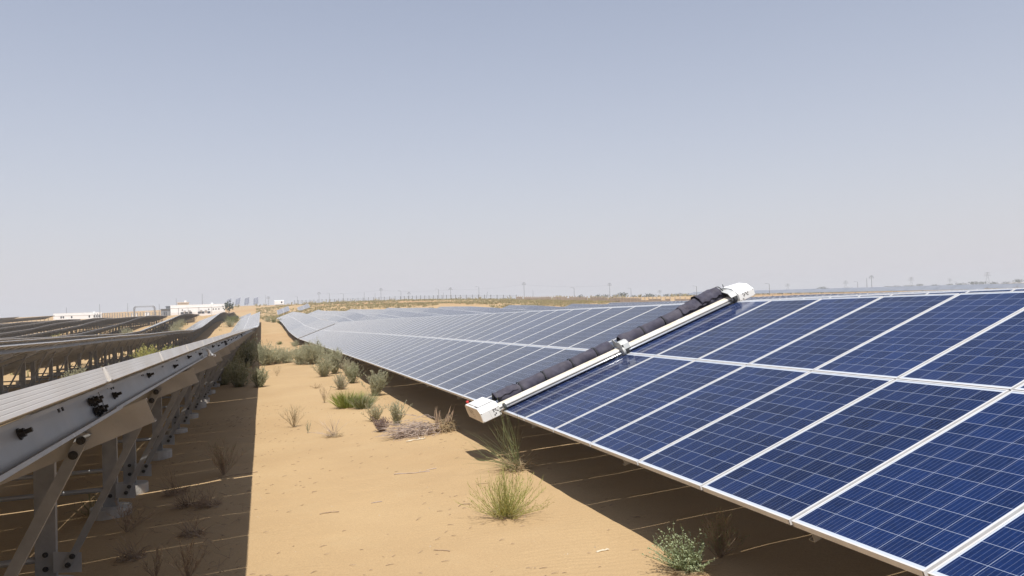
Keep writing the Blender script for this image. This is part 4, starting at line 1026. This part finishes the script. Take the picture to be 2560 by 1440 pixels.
plant('grey_shrub', 'thin straggly shrub against the dark below the panel edge', 'shrub', 2.86, 28.1, .62, .48, 'bush', 14, (TWIG_GREY, LEAF_GREY, TWIG), dens=.6)
plant('grey_shrub', 'bushy grey-green shrub in front of the long bush line, left one of two', 'shrub', 2.10, 28.7, .72, .62, 'bush', 15, G_GREY, dens=1.2)
plant('grey_shrub', 'taller pointed grey-green shrub in front of the long bush line, right one of two', 'shrub', 2.55, 29.7, .88, .56, 'bush', 16, G_GREY, dens=1.1)
for q, (x, y, h, w, s, lab) in enumerate([(.12, 39.8, 1.08, 1.4, 17, 'leftmost big bush of the bush line, at the edge of the shade'), (.62, 40.8, .75, 1.1, 18, 'second big bush from the shade edge in the bush line'),
      (1.15, 41.0, .75, 1.1, 19, 'middle bush of the bush line across the sand lane'), (1.70, 38.5, .88, 1.2, 20, 'fourth bush of the bush line, fuller and paler'), (2.25, 37.6, 1.05, 1.25, 21, 'rightmost and tallest bush of the bush line, against the panel edge'),
      (2.6, 40.5, .8, .9, 22, 'small bush behind the right end of the bush line, under the panel edge')]):
    plant('grey_shrub', 'grey-green ' + lab, 'shrub', x, y, h, w, 'bush', s, G_GREY, 'bush line across the sand lane', dens=1.7)
for x, y, h, w, s, lab in [(-.80, 27.6, .85, .9, 30, 'dark shaded bush under the left row, nearest of the shaded bushes'), (-1.35, 29.0, .75, .8, 31, 'dark shaded bush close to the posts of the left row'), (-.14, 26.9, .62, .55, 32, 'green bush straddling the shade line of the left row'),
                           (-.80, 41.0, 1.35, 1.3, 33, 'dark shaded bush under the left row beside the long bush line'), (-1.5, 38.0, 1.1, 1.2, 34, 'dark shaded bush deeper under the left row'), (-1.7, 33.0, .8, .9, 35, 'low dark bush between the shaded posts of the left row')]:
    plant('shaded_bush', lab, 'shrub', x, y, h, w, 'bush', s, (LEAF_OLIVE, LEAF_GREY, TWIG), 'bushes in the shade of the left row', dens=1.5)
plant('dry_sprig', 'largest pale dry sprig on the open sand, left of the brush heap', 'dry plant', .53, 15.56, .46, .50, 'sprig', 40, (STRAW, LEAF_GREY, TWIG), dens=1.5)
plant('dry_sprig', 'tiny greenish sprig in front of the largest dry sprig', 'dry plant', .74, 14.56, .23, .14, 'sprig', 41, (LEAF_GREY, LEAF_GREY, TWIG), dens=.5)
plant('dry_sprig', 'low tan tangle of dry stems between the sprig and the brush heap', 'dry plant', 1.14, 13.80, .30, .40, 'wiry', 42, (TWIG_GREY, STRAW, STRAW), dens=.42)
plant('dry_sprig', 'slim dry sprig left of the bright green grass cushion', 'dry plant', 1.41, 19.46, .44, .26, 'sprig', 43, (STRAW, DRYPINK, TWIG), dens=.7)
plant('dry_sprig', 'faint dry sprig near the shade line in front of the bush line', 'dry plant', .48, 30.8, .45, .34, 'sprig', 44, (STRAW, LEAF_GREY, TWIG), dens=.7)
plant('dry_sprig', 'flat little dry clump on the sand left of the small round shrub', 'dry plant', 1.49, 23.9, .16, .40, 'tuft', 45, (STRAW, STRAW, STRAW), dens=.35)
plant('twig_bush', 'thin brown twig bush in the shade close to the shade line', 'dry plant', -.55, 11.2, .50, .44, 'sprig', 50, (TWIG, LEAF_OLIVE, TWIG), dens=2.2)
plant('twig_bush', 'spreading dry twig bush in the shade between the first two posts', 'dry plant', -1.36, 8.66, .34, .50, 'sprig', 51, (TWIG, TWIG, TWIG), dens=1.6)
plant('twig_bush', 'low dry tangle in the shade right of the spreading twig bush', 'dry plant', -.85, 9.5, .24, .42, 'wiry', 52, (TWIG, TWIG, TWIG), dens=.45)
plant('dry_grass', 'thin dry grass growing around the second footing', 'dry plant', -1.85, 9.75, .24, .35, 'tuft', 53, (TWIG, LEAF_OLIVE, TWIG), dens=.5)
plant('dry_stalks', 'upright bare reddish stalks at the bottom edge in the shade', 'dry plant', -.62, 6.75, .36, .34, 'sprig', 54, (TWIG, STRAW, TWIG), dens=1.3)
plant('dry_stalks', 'smaller bare stalks just left of the upright reddish stalks', 'dry plant', -.88, 6.95, .26, .30, 'sprig', 55, (TWIG, STRAW, TWIG), dens=.9)
for x, y, h, w, s, lab in [(-1.05, 10.3, .26, .5, 56, 'low mat of dead grass beyond the spreading twig bush in the shade'), (-.62, 9.35, .2, .45, 57, 'low mat of dead grass near the bright light slit in the shade'),
                        (-1.15, 7.55, .18, .5, 58, 'flat dead grass mat right of the first post'), (-.70, 8.15, .15, .4, 59, 'thin scatter of dead grass in the middle of the near shade')]:
    plant('dead_grass_mat', lab, 'dry plant', x, y, h, w, 'wiry', s, (TWIG, TWIG, TWIG), 'dead grass mats in the shade', dens=.45)
for x, y, h, w, s, lab, m in [(-5.4, 42.0, 1.25, 1.1, 60, 'yellow-green bush behind the nearest left row, left one of two', LEAF_YEL), (-4.6, 44.0, 1.15, 1.2, 61, 'yellow-green bush behind the nearest left row, right one of two', LEAF_YEL), (-5.8, 28.5, .95, 1.0, 62, 'pale bush showing over the near left module edge', LEAF_GREY), (-5.2, 31.0, .9, .9, 63, 'pale bush right behind the white module joint', LEAF_GREY),
                              (-12.2, 122.0, 1.6, 2.6, 64, 'wide grey bush on the sand between the second and third left rows', LEAF_GREY), (-10.5+-2.6, 135.0, 1.6, 2.4, 65, 'grey bush higher up between the second and third left rows', LEAF_GREY), (-14.0, 150.0, 1.5, 2.2, 66, 'small far bush near the crest between the second and third left rows', LEAF_GREY),
                              (-5.6, 150.0, 1.6, 3.0, 67, 'green bush left in the lane between the two nearest left rows', LEAF_OLIVE), (-4.4+-.8, 141.0, 1.4, 2.4, 68, 'green bush in the middle of the lane between the two nearest left rows', LEAF_GREY), (-5.0, 160.0, 1.6, 2.6, 69, 'far bush at the top of the lane between the two nearest left rows', LEAF_OLIVE),
                              (-19.4, 128.0, 1.5, 2.2, 70, 'pale bush on the sand between the third and fourth left rows', LEAF_GREY), (-26.5, 118.0, 1.5, 2.4, 71, 'pale bush between the fourth and fifth left rows', LEAF_YEL), (-19.9, 112.0, 1.2, 1.8, 72, 'low bush in front of the posts of the fourth left row', LEAF_GREY),
                              (2.7, 70.5, .55, .9, 73, 'small bush at the panel edge near the dark gap', LEAF_GREY), (1.6, 79.4, .35, 1.2, 74, 'flat scrub on the sand in the dip of the lane', LEAF_OLIVE), (2.3, 163.0, 1.1, 2.2, 75, 'scrub bush at the far end of the sand lane', LEAF_OLIVE), (1.2, 176.0, 1.1, 2.4, 76, 'pale scrub bush beyond the end of the nearest left row', LEAF_GREY), (3.2, 150.0, .9, 1.8, 77, 'low scrub bush under the last right tables', LEAF_OLIVE), (-3.0, 100.0, .8, 1.4, 78, 'small bush by the sand patch in the left lane', LEAF_YEL)]:
    plant('desert_bush', lab, 'shrub', x, y, h, w, 'bush', s, (m, m, TWIG), dens=1.0)

# low scrub on the far hill, in the lanes and beyond: nobody could count it
def scrub_cover():
    rn = random.Random(77); b = MB()
    def clump(x, y, s):
        z = gz(x, y)-.05; n = 7
        for i in range(n):
            a = rn.uniform(0, 6.28); r = s*rn.uniform(.3, .7); p = Vector((x+r*math.cos(a)*.7, y+r*math.sin(a)*.7, z))
            d = Vector((math.cos(a)*.6+rn.uniform(-.3, .3), math.sin(a)*.6+rn.uniform(-.3, .3), 1)).normalized(); L = s*rn.uniform(.5, 1.0); q = d.orthogonal().normalized()*L*.28
            b.add([p-q*.5, p+q*.5, p+d*L+q*.35, p+d*L-q*.35], [(0,1,2,3)]); e = d.cross(q.normalized())*L*.26
            b.add([p-e*.5, p+e*.5, p+d*L*.9+e*.35, p+d*L*.9-e*.35], [(0,1,2,3)])
    for i in range(9000):
        az = YAW + math.atan((rn.uniform(640, 1560)-1280)/1923.6); d = 170+190*rn.random()**.8
        x, y = d*math.sin(az), d*math.cos(az)
        if x > 60+.0*d and y < 150: continue
        if y < 205 and -6 < x < 38: continue
        if y < 170 and x > -6: continue
        if vnoise(np.array([x/14.0]), np.array([y/22.0]))[0] < -.27: continue
        clump(x, y, rn.uniform(.3, .85))
    for i in range(900):
        az = YAW + math.atan((rn.uniform(560, 2560)-1280)/1923.6); d = 370+700*rn.random()
        clump(d*math.sin(az), d*math.cos(az), rn.uniform(.8, 2.2))
    for i in range(420):
        x = rn.uniform(-60, -6); y = rn.uniform(40, 170)
        ph = ((-x-4.05) % 7.09)
        if not (.6 < ph < 3.0): continue
        clump(x, y, rn.uniform(.25, .7))
    tag(b.build('scrub_cover', SCRUB), kind='stuff')
scrub_cover()

# far trees along the right skyline and one by the white building
def tree(px, dist, h, w, label, group, seed):
    rn = random.Random(seed); x, y, az = polar(px, dist); t = thing('tree', label, 'tree', (x, y, gz(x, y)), 0, group)
    b = MB(); b.tube((0,0,-.3),(0,0,h*.45),.05*h,.03*h,6)
    for i in range(4):
        a = rn.uniform(0, 6.28); b.tube((0,0,h*.35),(w*.3*math.cos(a), w*.3*math.sin(a), h*.7),.025*h,.01*h,5)
    b.build('trunk', TRUNK, t)
    b = MB()
    for i in range(150):
        a = rn.uniform(0, 6.28); ph = math.acos(rn.uniform(-1, 1)); r = .5*rn.random()**.35*(1+.25*math.sin(3*a+seed))
        p = Vector((w*r*math.sin(ph)*math.cos(a), w*r*math.sin(ph)*math.sin(a), h*.6+h*.8*r*math.cos(ph)))
        d = Vector((rn.uniform(-1, 1), rn.uniform(-1, 1), rn.uniform(-.4, 1))).normalized(); leaf_quads(b, p, d, h*.2, h*.15, rn)
    b.build('crown', TREEL, t)
rn = random.Random(12)
for q, px in enumerate([1262, 1300, 1345, 1375, 1398, 1452, 1468, 1484, 1497, 1511, 1540, 1556, 1580, 1607, 1622, 1636, 1668, 1684, 1699, 1712, 1722]):
    tree(px+rn.uniform(-4, 4), 620+rn.uniform(-90, 120), rn.uniform(2.6, 4.6), rn.uniform(4.5, 8), 'small dark far tree left of the robot, %s from the left in its row' % ORD[q], 'row of dark trees left of the robot', q)
for q, px in enumerate([1935, 1985, 2040, 2062, 2120, 2215, 2240, 2265, 2300, 2335, 2372, 2404, 2432, 2452, 2480, 2512, 2540]):
    tree(px+rn.uniform(-6, 6), 900+rn.uniform(-150, 200), rn.uniform(3, 5), rn.uniform(6, 11), 'hazy grey tree on the right skyline, %s from the left' % ORD[q], 'hazy trees on the right skyline', 40+q)
tree(571, 345, 4.4, 4.2, 'round dark green tree at the right end of the white building', None, 90)

# ------------------------------------------------------------------ litter on the sand
def stick(x, y, L, rz, r, mat_, label, seed, name='dry_stick', cat='stick', bend=.12, kink=True):
    rn = random.Random(seed); n = 7; pts = []
    for i in range(n+1):
        f = i/n; dx = (f-.5)*L; off = bend*L*math.sin(math.pi*f)*.4 + rn.uniform(-.02, .02)*L
        X = x+dx*math.cos(rz)-off*math.sin(rz); Y = y+dx*math.sin(rz)+off*math.cos(rz); pts.append(Vector((X, Y, gz(X, Y)+r*.7+rn.uniform(0, r))))
    b = MB(); b.path(pts, [r*(.6+.5*rn.random()) for _ in pts], 5)
    if kink: b.path([pts[5], pts[5]+Vector((.04*L, .10*L, .05*L))], [r*.6, r*.2], 4)
    return tag(b.build(name, mat_), label, cat)
stick(2.30, 12.32, .34, .25, .012, BLEACH, 'bleached white stick on the sand in front of the brush heap', 1)
stick(-.36, 11.05, .50, .10, .006, TWIG, 'thin brown twig lying across the shade line', 2)
stick(1.78, 9.86, .46, -.12, .006, TWIG_GREY, 'straight dry stalk flat on the open sand below the brush heap', 3, bend=.03)
stick(1.98, 7.95, .14, .3, .005, TWIG, 'small hooked twig left of the yellow-green tuft', 4, bend=.9)
stick(.62, 8.35, .20, .05, .006, TWIG, 'curved twig on the open sand near the lower middle', 5, bend=.5)
stick(2.05, 9.95, .16, .35, .005, TWIG_GREY, 'short twig near the shadow of the robot box', 6)
stick(2.62, 5.86, .12, .1, .008, BLEACH, 'pale wood chip beside the leafy herb', 7, kink=False)
stick(1.42, 6.55, .15, -.6, .005, TWIG, 'forked twig on the sand near the bottom edge', 8)
stick(1.15, 8.6, .12, .0, .005, TWIG_GREY, 'short pale twig in the middle of the bare sand', 9)
stick(2.40, 8.75, .13, -.05, .004, STRAW, 'straw bit left of the wiry bush shadow', 10)
def litter():
    rn = random.Random(3); b = MB(); c = MB()
    for i in range(950):
        y = 4.2+16*rn.random()**1.5; x = rn.uniform(-1.6, 3.4)
        if vnoise(np.array([x/.9+7]), np.array([y/1.3+3]))[0] < -.02 and rn.random() < .75: continue
        L = rn.uniform(.015, .07); a = rn.gauss(0, .5); z = gz(x, y)+.003; d = Vector((math.cos(a), math.sin(a), rn.uniform(-.05, .25)))*L
        p = Vector((x, y, z)); b.path([p, p+d*.5+Vector((0, rn.uniform(-.2, .2)*L, .004)), p+d], [.0022, .003, .0012], 3)
    for i in range(900):                      # dry bits blown together in the shade of the left row
        y = 5.5+12*rn.random()**1.3; x = rn.uniform(-2.6, -.25)
        if vnoise(np.array([x/.6+3]), np.array([y/1.0+8]))[0] < .03: continue
        L = rn.uniform(.03, .14); a = rn.uniform(0, 6.28); z = gz(x, y)+.004; d = Vector((math.cos(a), math.sin(a), rn.uniform(-.05, .6)))*L
        p = Vector((x, y, z)); b.path([p, p+d*.5+Vector((0, rn.uniform(-.3, .3)*L, .006)), p+d], [.0022, .002, .0009], 3)
    for i in range(150):
        y = 4.2+14*rn.random()**1.5; x = rn.uniform(-1.4, 3.3); r = rn.uniform(.003, .009); z = gz(x, y); o = len(c.v)
        vs = [(x+r*rn.uniform(.7, 1.3)*a, y+r*rn.uniform(.7, 1.3)*d, z+r*.8*e) for a, d, e in ((1,0,0),(-1,0,0),(0,1,0),(0,-1,0),(0,0,1),(0,0,-.6))]
        c.add(vs, [(0,2,4),(2,1,4),(1,3,4),(3,0,4),(2,0,5),(1,2,5),(3,1,5),(0,3,5)])
    tag(b.build('twig_litter', TWIG), kind='stuff'); tag(c.build('pebbles', pmat('pebble', (.22,.16,.10), (.55,.47,.36), 60, rough=.9)), kind='stuff')
litter()

# ------------------------------------------------------------------ air
HAZE_DENSITY = 0.0004
if HAZE_DENSITY > 0:
    b = MB(); b.box(-4900, 4900, -4900, 4900, -16, 42)
    hm = bpy.data.materials.new('haze_air'); hm.use_nodes = True; nt = hm.node_tree; nt.nodes.clear()
    out = nt.nodes.new('ShaderNodeOutputMaterial'); pv = nt.nodes.new('ShaderNodeVolumePrincipled')
    pv.inputs['Color'].default_value = (.99, .97, .96, 1); pv.inputs['Density'].default_value = HAZE_DENSITY; pv.inputs['Anisotropy'].default_value = 0.0
    nt.links.new(pv.outputs[0], out.inputs['Volume'])
    tag(b.build('haze', hm), kind='stuff')
